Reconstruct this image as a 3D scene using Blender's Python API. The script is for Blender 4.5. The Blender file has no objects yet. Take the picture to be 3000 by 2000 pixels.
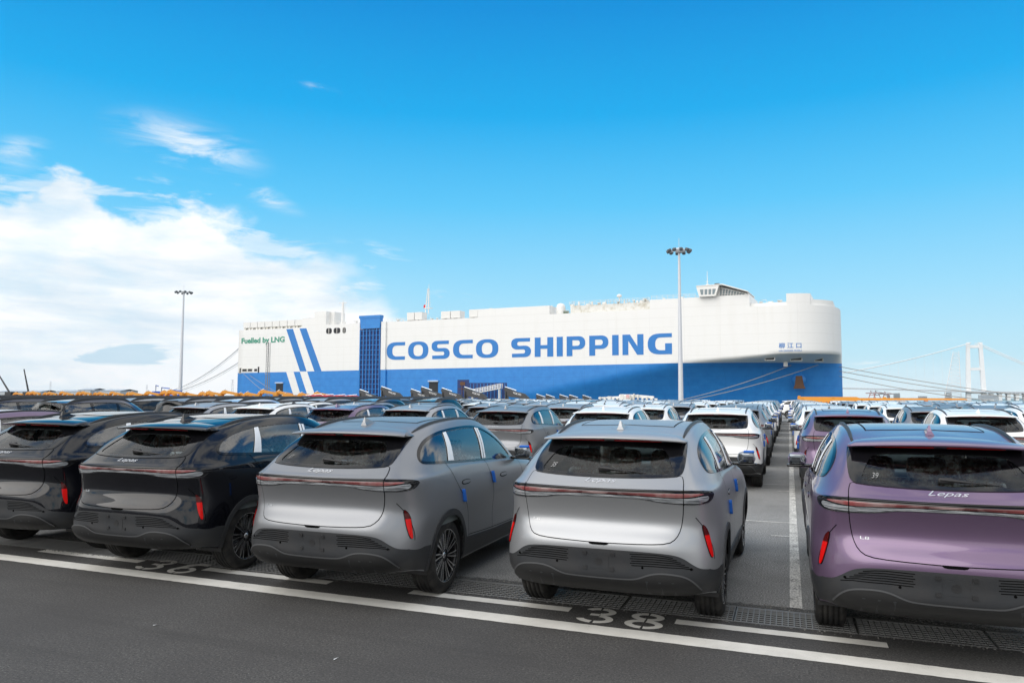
import bpy, bmesh, math, random
import numpy as np
from mathutils import Vector, Matrix
from mathutils.geometry import delaunay_2d_cdt
random.seed(7)
R = math.radians
SC = bpy.context.scene
COL = SC.collection

# ---------------------------------------------------------------- camera
PSI, PITCH, ROLL, EYE = R(20.4), R(4.19), R(-0.239), 1.956
cam_data = bpy.data.cameras.new('camera')
cam = bpy.data.objects.new('camera', cam_data)
COL.objects.link(cam)
cam_data.sensor_width = 36.0
cam_data.lens = 36.0 * 2178 / 3000
cam_data.clip_start = 0.05
cam_data.clip_end = 20000
_r = Vector((math.cos(PSI), math.sin(PSI), 0))
_f = Vector((-math.sin(PSI) * math.cos(PITCH), math.cos(PSI) * math.cos(PITCH), math.sin(PITCH)))
_u = _r.cross(_f)
_x = _r * math.cos(ROLL) - _u * math.sin(ROLL)
_y = _r * math.sin(ROLL) + _u * math.cos(ROLL)
_m = Matrix((_x, _y, -_f)).transposed().to_4x4()
_m.translation = (0, 0, EYE)
cam.matrix_world = _m
SC.camera = cam

# ---------------------------------------------------------------- exposure and colour
SC.view_settings.view_transform = 'Standard'
SC.view_settings.look = 'None'
SC.view_settings.gamma = 1
SC.view_settings.exposure = 0.0
SC.view_settings.use_curve_mapping = False
SC.cycles.max_bounces = 8
SC.cycles.transparent_max_bounces = 16
SC.cycles.caustics_reflective = False
SC.cycles.caustics_refractive = False

# ---------------------------------------------------------------- sun
SUN_EL, SUN_AZ = R(40), R(-152)      # azimuth from +Y towards +X: behind the camera, to its left
sd = Vector((math.sin(SUN_AZ) * math.cos(SUN_EL), math.cos(SUN_AZ) * math.cos(SUN_EL), math.sin(SUN_EL)))
sun_data = bpy.data.lights.new('sun', 'SUN')
sun_data.energy = 2.3
sun_data.angle = R(70)
sun_data.color = (1.0, 0.955, 0.9)
sun = bpy.data.objects.new('sun', sun_data)
sun.rotation_euler = sd.to_track_quat('Z', 'Y').to_euler()
COL.objects.link(sun)

# ---------------------------------------------------------------- sky
class NT:
    """small helper that wires shader nodes"""
    def __init__(s, tree):
        s.t = tree; s.t.nodes.clear()
    def n(s, typ, **kw):
        nd = s.t.nodes.new(typ)
        for k, v in kw.items(): setattr(nd, k, v)
        return nd
    def l(s, a, b): s.t.links.new(a, b)
    def put(s, sock, v):
        if v is None: return
        if isinstance(v, (int, float)): sock.default_value = v
        elif isinstance(v, (tuple, list)):
            sock.default_value = tuple(v) + ((1.0,) if len(v) == 3 and len(sock.default_value) == 4 else ())
        else: s.l(v, sock)
    def math(s, op, a, b=None, c=None, clamp=False):
        nd = s.n('ShaderNodeMath', operation=op, use_clamp=clamp)
        s.put(nd.inputs[0], a); s.put(nd.inputs[1], b); s.put(nd.inputs[2], c)
        return nd.outputs[0]
    def mix(s, f, a, b, blend='MIX'):
        nd = s.n('ShaderNodeMix', data_type='RGBA', blend_type=blend)
        s.put(nd.inputs[0], f); s.put(nd.inputs[6], a); s.put(nd.inputs[7], b)
        return nd.outputs[2]
    def ramp(s, f, stops, interp='LINEAR'):
        nd = s.n('ShaderNodeValToRGB'); cr = nd.color_ramp; cr.interpolation = interp
        while len(cr.elements) > 1: cr.elements.remove(cr.elements[-1])
        for i, (p, c) in enumerate(stops):
            e = cr.elements[0] if i == 0 else cr.elements.new(p)
            e.position = p
            e.color = (c, c, c, 1) if isinstance(c, (int, float)) else tuple(c) + (1,)
        s.put(nd.inputs[0], f)
        return nd.outputs[0]
    def mrange(s, v, a, b, c=0.0, d=1.0, smooth=False):
        nd = s.n('ShaderNodeMapRange', interpolation_type='SMOOTHSTEP' if smooth else 'LINEAR')
        for i, x in enumerate((v, a, b, c, d)): s.put(nd.inputs[i], x)
        return nd.outputs[0]
    def noise(s, vec, scale, detail=4, rough=0.55, dist=0.0):
        nd = s.n('ShaderNodeTexNoise'); s.put(nd.inputs['Vector'], vec)
        nd.inputs['Scale'].default_value = scale; nd.inputs['Detail'].default_value = detail
        nd.inputs['Roughness'].default_value = rough; nd.inputs['Distortion'].default_value = dist
        return nd.outputs[0]

W = bpy.data.worlds.new('World'); SC.world = W; W.use_nodes = True
t = NT(W.node_tree)
out = t.n('ShaderNodeOutputWorld'); bg = t.n('ShaderNodeBackground')
t.l(bg.outputs[0], out.inputs[0])
sky = t.n('ShaderNodeTexSky', sky_type='NISHITA', sun_disc=False, sun_elevation=SUN_EL, sun_rotation=SUN_AZ)
sky.altitude = 0; sky.air_density = 1.0; sky.dust_density = 0.6; sky.ozone_density = 2.0
tc = t.n('ShaderNodeTexCoord'); sep = t.n('ShaderNodeSeparateXYZ'); t.l(tc.outputs['Generated'], sep.inputs[0])
dx, dy, dz = sep.outputs
el = t.math('MULTIPLY', t.math('ARCSINE', dz), 180 / math.pi)                 # elevation in degrees
a0 = t.math('MULTIPLY', t.math('ARCTAN2', dx, dy), 180 / math.pi)             # compass angle, 0 = along the car rows
# clear air: physical sky tinted by the deep azure of the photograph
grad = t.ramp(t.math('DIVIDE', el, 60, clamp=True), [
    (0.0, (0.68, 0.90, 1.0)), (0.05, (0.55, 0.86, 1.0)), (0.13, (0.34, 0.76, 1.02)), (0.24, (0.11, 0.60, 1.0)),
    (0.35, (0.006, 0.43, 0.90)), (0.47, (0.0, 0.295, 0.76)), (1.0, (0.004, 0.17, 0.55))])
skyc = t.n('ShaderNodeVectorMath', operation='SCALE'); t.l(sky.outputs[0], skyc.inputs[0]); skyc.inputs['Scale'].default_value = 0.10
clear = t.mix(0.96, skyc.outputs[0], grad)
# cloud field: noise in angle space, widened sideways
def cloudvec(sa, se, rot=0.0):
    c = t.n('ShaderNodeCombineXYZ')
    t.put(c.inputs[0], t.math('MULTIPLY', t.math('ADD', a0, t.math('MULTIPLY', el, rot)), sa))
    t.put(c.inputs[1], t.math('MULTIPLY', el, se)); t.put(c.inputs[2], 3.7)
    return c.outputs[0]
n1 = t.noise(cloudvec(0.16, 0.30), 1.0, 12, 0.56, 0.15)
n2 = t.noise(cloudvec(0.15, 0.60, 0.25), 1.0, 9, 0.62, 0.5)
# upper edge of the big bank by compass angle (-60 .. 0 deg in view on the left)
apos = t.mrange(a0, -90, 30)
topel = t.math('MULTIPLY', t.ramp(apos, [(0.0, .66), (0.285, .655), (0.315, .72), (0.34, .655), (0.385, .68), (0.42, .61), (0.455, .54), (0.49, .45), (0.515, .29), (0.54, .05), (0.58, .0), (1.0, .0)], 'EASE'), 20)
bank = t.mrange(t.math('ADD', t.math('SUBTRACT', topel, el), t.math('MULTIPLY', t.math('SUBTRACT', n1, 0.5), 9.0)), -0.2, t.mrange(a0, -44, -34, 1.1, 5.0), 0, 1, True)
bankwisp = t.mrange(t.math('ADD', t.math('SUBTRACT', t.math('MULTIPLY', topel, 1.04), el), t.math('MULTIPLY', t.math('SUBTRACT', n2, 0.5), 24.0)), 0.0, 4.0, 0, 0.72, True)
inner = t.mrange(n1, 0.36, 0.56, 0.80, 1.0, True)                              # thin places inside the bank
bank = t.math('MULTIPLY', t.math('MAXIMUM', bank, bankwisp), inner)
def blob(ac, ec, wa, we, slope=0.0):
    da = t.math('DIVIDE', t.math('SUBTRACT', a0, ac), wa)
    de = t.math('DIVIDE', t.math('SUBTRACT', t.math('SUBTRACT', el, ec), t.math('MULTIPLY', t.math('SUBTRACT', a0, ac), slope)), we)
    d = t.math('SQRT', t.math('ADD', t.math('MULTIPLY', da, da), t.math('MULTIPLY', de, de)))
    return t.mrange(d, 1.0, 0.0, 0, 1, True)
wisps = None
for args in [(-44.5, 17.2, 6.5, 2.6, -0.12), (-39.4, 14.5, 3.8, 1.2, -0.42), (-54.5, 15.2, 2.2, 1.6, 0.2), (-31.0, 11.0, 4.0, 0.8, -0.2), (-35.3, 22.2, 2.0, .4, -.15), (-25.0, 7.6, 3.0, .6, -.12)]:
    b = blob(*args)
    b = t.math('MULTIPLY', b, t.mrange(n2, 0.40, 0.68, 0.0, 1.0, True))
    wisps = b if wisps is None else t.math('MAXIMUM', wisps, b)
wisps = t.math('MULTIPLY', wisps, 0.95)
# broken cloud over the rest of the sky, out of frame (seen only in reflections)
n3 = t.noise(tc.outputs['Generated'], 2.6, 9, 0.6, 0.3)
away = t.math('MAXIMUM', t.mrange(el, 30, 37, 0, 1, True), t.mrange(t.math('ABSOLUTE', t.math('ADD', a0, 20.4)), 36.5, 46, 0, 1, True))
rest = t.math('MULTIPLY', t.mrange(n3, 0.38, 0.50, 0.10, 1, True), away)
cl = t.math('MAXIMUM', t.math('MAXIMUM', bank, wisps), rest)
# low haze near the horizon
low = t.mrange(el, 3.2, 0.0, 0, 0.38, True)
leftish = t.mrange(a0, -20, -50, 0.0, 0.45, True)
low = t.math('ADD', low, t.math('MULTIPLY', t.mrange(el, 12, 2, 0, 1, True), leftish), clamp=True)
cl = t.math('MAXIMUM', cl, low)
shade = t.ramp(t.noise(cloudvec(0.07, 0.3), 1.0, 8, 0.6, 0.2), [(0.30, (0.68, 0.83, 0.95)), (0.45, (0.90, 0.97, 1.02)), (0.56, (1.08, 1.09, 1.10))])
shade = t.mix(t.math('MULTIPLY', away, t.mrange(n3, 0.42, 0.60, 0, 1, True)), shade, (1.35, 1.34, 1.32))
full = t.mix(cl, clear, shade)
full = t.mix(t.math('MULTIPLY', t.mrange(t.math('ADD', blob(-48.0, 2.6, 4.2, 1.3, .03), t.math('MULTIPLY', t.math('SUBTRACT', n2, .5), 2.4)), .25, .55, 0, 1, True), t.math('MULTIPLY', t.mrange(blob(-48.0, 2.6, 5.2, 2.0, 0), 0, .35), t.mrange(el, 1.9, 2.15, 0, .75))), full, (.50, .74, .90))
# ground half of the world
below = t.mrange(dz, -0.02, 0.0, 0, 1)
full = t.mix(below, (0.25, 0.27, 0.28), full)
t.l(full, bg.inputs[0]); bg.inputs[1].default_value = 1.0

# ================================================================ helpers
def tag(o, label=None, cat=None, group=None, kind=None):
    if label: o['label'] = label
    if cat: o['category'] = cat
    if group: o['group'] = group
    if kind: o['kind'] = kind
    return o
def link(o, parent=None):
    COL.objects.link(o)
    if parent is not None: o.parent = parent
    return o
def empty(name, loc=(0, 0, 0), rz=0.0):
    o = bpy.data.objects.new(name, None); o.location = loc; o.rotation_euler = (0, 0, rz)
    o.empty_display_size = 0.2
    return link(o)
class MB:
    """collects simple solids, then builds ONE mesh object"""
    def __init__(s): s.v = []; s.f = []; s.smooth = []
    def add(s, vs, fs, smooth=False):
        b = len(s.v); s.v += [tuple(p) for p in vs]; s.f += [tuple(i + b for i in f) for f in fs]; s.smooth += [smooth] * len(fs)
        return s
    def box(s, x0, x1, y0, y1, z0, z1):
        if x0 > x1: x0, x1 = x1, x0
        if y0 > y1: y0, y1 = y1, y0
        if z0 > z1: z0, z1 = z1, z0
        return s.add([(x0, y0, z0), (x1, y0, z0), (x1, y1, z0), (x0, y1, z0), (x0, y0, z1), (x1, y0, z1), (x1, y1, z1), (x0, y1, z1)],
                     [(0, 3, 2, 1), (4, 5, 6, 7), (0, 1, 5, 4), (1, 2, 6, 5), (2, 3, 7, 6), (3, 0, 4, 7)])
    def tube(s, pts, r, n=8, r2=None, cap=True):
        pts = [Vector(p) for p in pts]; m = len(pts); rings = []
        for i, p in enumerate(pts):
            d = (pts[min(i + 1, m - 1)] - pts[max(i - 1, 0)]).normalized()
            a = d.cross(Vector((0, 0, 1)))
            if a.length < 1e-3: a = d.cross(Vector((1, 0, 0)))
            a.normalize(); b = d.cross(a)
            rr = r if r2 is None else r + (r2 - r) * i / (m - 1)
            rings += [p + a * rr * math.cos(2 * math.pi * k / n) + b * rr * math.sin(2 * math.pi * k / n) for k in range(n)]
        f = [(i * n + k, i * n + (k + 1) % n, (i + 1) * n + (k + 1) % n, (i + 1) * n + k) for i in range(m - 1) for k in range(n)]
        s.add(rings, f, True)
        if cap: s.add(rings[:n], [tuple(range(n))]); s.add(rings[-n:], [tuple(range(n))[::-1]])
        return s
    def lathe(s, prof, axis='x', c=(0, 0, 0), n=40, smooth=True):
        """prof: (along axis, radius)"""
        vs = []
        for a, r in prof:
            for k in range(n):
                th = 2 * math.pi * k / n; p = (r * math.cos(th), r * math.sin(th))
                q = (a, p[0], p[1]) if axis == 'x' else ((p[0], a, p[1]) if axis == 'y' else (p[0], p[1], a))
                vs.append((q[0] + c[0], q[1] + c[1], q[2] + c[2]))
        f = [(i * n + k, (i + 1) * n + k, (i + 1) * n + (k + 1) % n, i * n + (k + 1) % n) for i in range(len(prof) - 1) for k in range(n)]
        return s.add(vs, f, smooth)
    def prism(s, poly, d0, d1, plane='xz'):
        """2D polygon extruded between d0 and d1 along the third axis"""
        n = len(poly)
        def P(a, b, d): return (a, d, b) if plane == 'xz' else ((d, a, b) if plane == 'yz' else (a, b, d))
        tri = cdt2(poly)
        v2, f2 = tri
        s.add([P(x, y, d0) for x, y in v2], f2); s.add([P(x, y, d1) for x, y in v2], [f[::-1] for f in f2])
        s.add([P(x, y, d0) for x, y in poly] + [P(x, y, d1) for x, y in poly], [(i, (i + 1) % n, n + (i + 1) % n, n + i) for i in range(n)])
        return s
    def mesh(s, name, mat, fixn=True):
        me = bpy.data.meshes.new(name); me.from_pydata(s.v, [], s.f)
        if mat: me.materials.append(mat)
        me.polygons.foreach_set('use_smooth', s.smooth)
        if fixn:
            bm = bmesh.new(); bm.from_mesh(me); bmesh.ops.recalc_face_normals(bm, faces=bm.faces); bm.to_mesh(me); bm.free()
        me.update(); return me
    def build(s, name, mat, parent=None):
        return link(bpy.data.objects.new(name, s.mesh(name, mat)), parent)
def inside(poly, P):
    P = np.asarray(P, float); x, y = P[:, 0], P[:, 1]; r = np.zeros(len(P), bool); n = len(poly)
    for i in range(n):
        x1, y1 = poly[i]; x2, y2 = poly[(i + 1) % n]
        if y1 == y2: continue
        c = ((y1 > y) != (y2 > y)) & (x < (x2 - x1) * (y - y1) / (y2 - y1) + x1)
        r ^= c
    return r
def cdt2(outer, holes=(), pts=()):
    """triangulate polygon with holes and extra inner points"""
    vs = []; ed = []
    for loop in [outer] + list(holes):
        if not loop: continue
        b = len(vs); n = len(loop); vs += [Vector((float(p[0]), float(p[1]))) for p in loop]; ed += [(b + i, b + (i + 1) % n) for i in range(n)]
    vs += [Vector((float(p[0]), float(p[1]))) for p in pts]
    V, _, F, *_ = delaunay_2d_cdt(vs, ed, [], 0, 1e-6)
    V = [(p.x, p.y) for p in V]; F = [tuple(f) for f in F]
    va = np.array(V); fa = np.array(F); c = va[fa].mean(axis=1)
    keep = inside(outer, c) if outer else np.ones(len(fa), bool)
    for h in holes: keep &= ~inside(h, c)
    fa = fa[keep]
    a = va[fa]; ar = (a[:, 1, 0] - a[:, 0, 0]) * (a[:, 2, 1] - a[:, 0, 1]) - (a[:, 2, 0] - a[:, 0, 0]) * (a[:, 1, 1] - a[:, 0, 1])
    fa = fa[np.abs(ar) > 1e-9]
    return V, [tuple(int(i) for i in f) for f in fa]
def chaikin(p, it=2, closed=True):
    p = [tuple(q) for q in p]
    for _ in range(it):
        q = []; n = len(p)
        if not closed: q.append(p[0])
        for i in range(n if closed else n - 1):
            a, b = p[i], p[(i + 1) % n]
            q.append(tuple(.75 * a[k] + .25 * b[k] for k in range(len(a)))); q.append(tuple(.25 * a[k] + .75 * b[k] for k in range(len(a))))
        if not closed: q.append(p[-1])
        p = q
    return p
def dense(p, step, closed=True):
    o = []; n = len(p)
    for i in range(n if closed else n - 1):
        a, b = np.array(p[i], float), np.array(p[(i + 1) % n], float); m = max(1, int(math.ceil(np.linalg.norm(b - a) / step)))
        o += [tuple(a + (b - a) * k / m) for k in range(m)]
    if not closed: o.append(tuple(p[-1]))
    return o
def text_mesh(body, name, mat, size=1.0, extrude=0.0, offset=0.0, shear=0.0, align='LEFT', res=4):
    cu = bpy.data.curves.new('writing', 'FONT'); cu.body = body; cu.size = size; cu.extrude = extrude; cu.offset = offset; cu.shear = shear
    cu.align_x = align; cu.resolution_u = res
    o = bpy.data.objects.new('writing', cu); COL.objects.link(o)
    dg = bpy.context.evaluated_depsgraph_get(); me = bpy.data.meshes.new_from_object(o.evaluated_get(dg))
    bpy.data.objects.remove(o); bpy.data.curves.remove(cu)
    me.name = name; me.materials.clear()
    if mat: me.materials.append(mat)
    return me
def copy_tree(o, parent=None):
    c = o.copy(); COL.objects.link(c)
    if parent is not None: c.parent = parent; c.matrix_parent_inverse = o.matrix_parent_inverse.copy()
    for ch in KIDS.get(o.name, o.children): copy_tree(ch, c)
    return c
KIDS = {}

# ================================================================ materials
def principled(name, base=(.5, .5, .5), rough=.5, metal=0., coat=0., coatr=.03, spec=.5, fn=None, alpha=None, emit=None):
    m = bpy.data.materials.new(name); m.use_nodes = True; t = NT(m.node_tree)
    o = t.n('ShaderNodeOutputMaterial'); p = t.n('ShaderNodeBsdfPrincipled'); t.l(p.outputs[0], o.inputs[0])
    I = p.inputs; I['Base Color'].default_value = (*base, 1); I['Roughness'].default_value = rough; I['Metallic'].default_value = metal
    I['Coat Weight'].default_value = coat; I['Coat Roughness'].default_value = coatr; I['Specular IOR Level'].default_value = spec
    if fn: fn(t, p)
    return m
def geo(t): return t.n('ShaderNodeNewGeometry').outputs['Position']
def objc(t): return t.n('ShaderNodeTexCoord').outputs['Object']
def bump(t, p, h, strength=.3, dist=.01):
    b = t.n('ShaderNodeBump'); b.inputs['Strength'].default_value = strength; b.inputs['Distance'].default_value = dist
    t.put(b.inputs['Height'], h); t.l(b.outputs[0], p.inputs['Normal'])
def paint_fn(base, dust=.04, sp=.5):
    def fn(t, p):
        p.inputs['Specular IOR Level'].default_value = sp
        v = objc(t); n = t.noise(v, 2.3, 5, .6)
        c = t.mix(t.mrange(n, .35, .75, 0, dust), base, (.42, .40, .37)); t.l(c, p.inputs['Base Color'])
        fl = t.noise(v, 900, 1, .5)
        t.put(p.inputs['Roughness'], t.math('ADD', t.mrange(fl, .3, .7, -.03, .03), p.inputs['Roughness'].default_value))
    return fn
PAINT = {
    'silver': principled('satin_silver_paint', (.37, .378, .39), .34, .58, 0, fn=paint_fn((.37, .378, .39), .03)),
    'dark grey': principled('satin_grey_paint', (.34, .35, .37), .34, .62, 0, fn=paint_fn((.255, .262, .275), .03)),
    'black': principled('black_paint', (.004, .0045, .007), .5, 0, 1, .015, fn=paint_fn((.004, .0045, .007), .006, 0)),
    'purple': principled('purple_paint', (.175, .115, .195), .36, .55, .8, .02, fn=paint_fn((.175, .115, .195), .03, .2)),
    'white': principled('white_paint', (.78, .79, .79), .35, 0, .6, .03, fn=paint_fn((.80, .80, .79), .05, .1)),
    'navy': principled('navy_paint', (.012, .017, .04), .3, .2, 1, .03, fn=paint_fn((.012, .017, .04), .02)),
    'pale blue': principled('pale_blue_paint', (.45, .52, .62), .3, .4, 1, .03, fn=paint_fn((.45, .52, .62), .04)),
}
M = {}
M['gloss_black'] = principled('gloss_black', (.005, .005, .006), .3, 0, 1, .02, spec=0)
M['seam'] = principled('seam_shadow_gap', (.004, .004, .004), .9, spec=0)
def clad(t, p):
    v = objc(t); n = t.noise(v, 5, 5, .6); t.l(t.mix(t.mrange(n, .4, .7), (.029, .031, .034), (.036, .036, .037)), p.inputs['Base Color'])
    bump(t, p, t.noise(v, 700, 2, .5), .25, .0006)
M['cladding'] = principled('grey_plastic_cladding', (.06, .062, .066), .5, spec=.35, fn=clad)
M['lip'] = principled('lip_highlight_plastic', (.07, .072, .075), .42)  # lighter tone paints a highlight along the diffuser's lip
M['diffuser'] = principled('dark_diffuser_plastic', (.018, .018, .018), .55, spec=.3)
M['trim'] = principled('black_plastic', (.018, .018, .019), .5)
def tyre(t, p):
    v = objc(t); n = t.noise(v, 9, 4, .6); t.l(t.mix(t.mrange(n, .4, .75), (.014, .014, .014), (.045, .042, .038)), p.inputs['Base Color'])
M['rubber'] = principled('tyre_rubber', (.02, .02, .02), .78, spec=.3, fn=tyre)
M['alloy'] = principled('machined_alloy', (.72, .73, .74), .22, 1)
M['wheel_black'] = principled('wheel_black', (.012, .012, .013), .25, .3)
M['bright'] = principled('bright_badge_metal', (.78, .78, .79), .25, .9)
M['dim_chrome'] = principled('dim_chrome', (.42, .43, .44), .25, .8)
M['chrome'] = principled('chrome', (.75, .76, .77), .12, 1)
M['film'] = principled('white_protective_film', (.80, .82, .84), .38)
M['foam'] = principled('blue_foam', (.012, .13, .55), .7)
M['red_lens'] = principled('red_lens', (.35, .01, .012), .15, 0, 1, .02)
def redfog(t, p):
    z = t.n('ShaderNodeSeparateXYZ'); t.l(objc(t), z.inputs[0])
    t.l(t.mix(t.mrange(z.outputs[2], .82, .83), (.62, .008, .007), (.07, .005, .005)), p.inputs['Base Color'])
M['reflector'] = principled('red_reflector', (.85, .012, .01), .3, 0, .4, .02, spec=0, fn=redfog)
def lampred(t, p):
    v = objc(t); s = t.n('ShaderNodeSeparateXYZ'); t.l(v, s.inputs[0])
    n = t.noise(v, 7, 2, .5)
    a = t.math('ABSOLUTE', s.outputs[0])
    base = t.mix(t.mrange(a, .15, .75), (.07, .014, .014), (.30, .07, .07))
    t.l(t.mix(t.mrange(n, .46, .70), base, (.30, .20, .19)), p.inputs['Base Color'])
M['lamp_red'] = principled('lamp_red_strip', (.2, .04, .04), .15, .2, 1, .02, fn=lampred)
def lampclear(t, p):
    v = objc(t); m = t.n('ShaderNodeMapping'); t.l(v, m.inputs[0]); m.inputs['Scale'].default_value = (6, 1, 160)
    n = t.noise(m.outputs[0], 1.0, 3, .6)
    t.l(t.ramp(n, [(.36, (.07, .075, .08)), (.5, (.34, .36, .38)), (.64, (.66, .68, .70))]), p.inputs['Base Color'])
M['lamp_clear'] = principled('lamp_clear_strip', (.5, .5, .5), .12, .35, 1, .02, fn=lampclear)
def glass_mat(name, tint, refl=1.0, ior=1.6):
    m = bpy.data.materials.new(name); m.use_nodes = True; t = NT(m.node_tree)
    o = t.n('ShaderNodeOutputMaterial'); mx = t.n('ShaderNodeMixShader'); tr = t.n('ShaderNodeBsdfTransparent'); gl = t.n('ShaderNodeBsdfGlossy')
    tr.inputs[0].default_value = (*tint, 1); gl.inputs['Roughness'].default_value = .015; gl.inputs[0].default_value = (refl, refl, refl, 1)
    fr = t.n('ShaderNodeFresnel'); fr.inputs[0].default_value = ior
    dirt = t.n('ShaderNodeBsdfDiffuse'); dirt.inputs[0].default_value = (.35, .36, .36, 1)
    t.l(fr.outputs[0], mx.inputs[0]); t.l(tr.outputs[0], mx.inputs[1]); t.l(gl.outputs[0], mx.inputs[2])
    m2 = t.n('ShaderNodeMixShader'); t.put(m2.inputs[0], t.mrange(t.noise(objc(t), 6, 5, .65), .45, .85, .0, .008))
    t.l(mx.outputs[0], m2.inputs[1]); t.l(dirt.outputs[0], m2.inputs[2]); t.l(m2.outputs[0], o.inputs[0])
    return m
M['rear_glass'] = glass_mat('tinted_rear_glass', (.76, .84, .82), 1, 1.45)
M['side_glass'] = glass_mat('side_glass', (.78, .84, .83), 1, 1.9)
M['screen_glass'] = glass_mat('windscreen_glass', (.85, .90, .88), 1, 1.5)
M['dark_glass'] = glass_mat('dark_quarter_glass', (.10, .12, .13), 1, 2.2)
M['solid_glass'] = principled('far_car_glass', (.012, .014, .016), .06, 0, 1, .02, spec=0)
def seat_wrap_glints(t, p):
    v = objc(t); n = t.noise(v, 14, 5, .7); t.l(t.mix(t.mrange(n, .45, .6), (.22, .10, .055), (.88, .86, .83)), p.inputs['Base Color'])  # near-white patches paint highlights of the plastic wrap into the seat colour
    bump(t, p, t.noise(v, 18, 4, .7, 1.5), .9, .03)
M['seat'] = principled('brown_seat_in_plastic_wrap', (.1, .05, .03), .14, 0, 1, .05, fn=seat_wrap_glints)
M['cabin'] = principled('dark_cabin_lining', (.15, .175, .175), .8)
M['dash'] = principled('pale_headliner', (.35, .34, .32), .8)
M['mirror'] = principled('mirror_glass', (.22, .24, .26), .04, 1)
M['white_ink'] = principled('white_marker_ink', (.38, .38, .38), .8)
M['headlamp'] = principled('headlamp_glass', (.55, .58, .6), .1, .3, 1)
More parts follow.
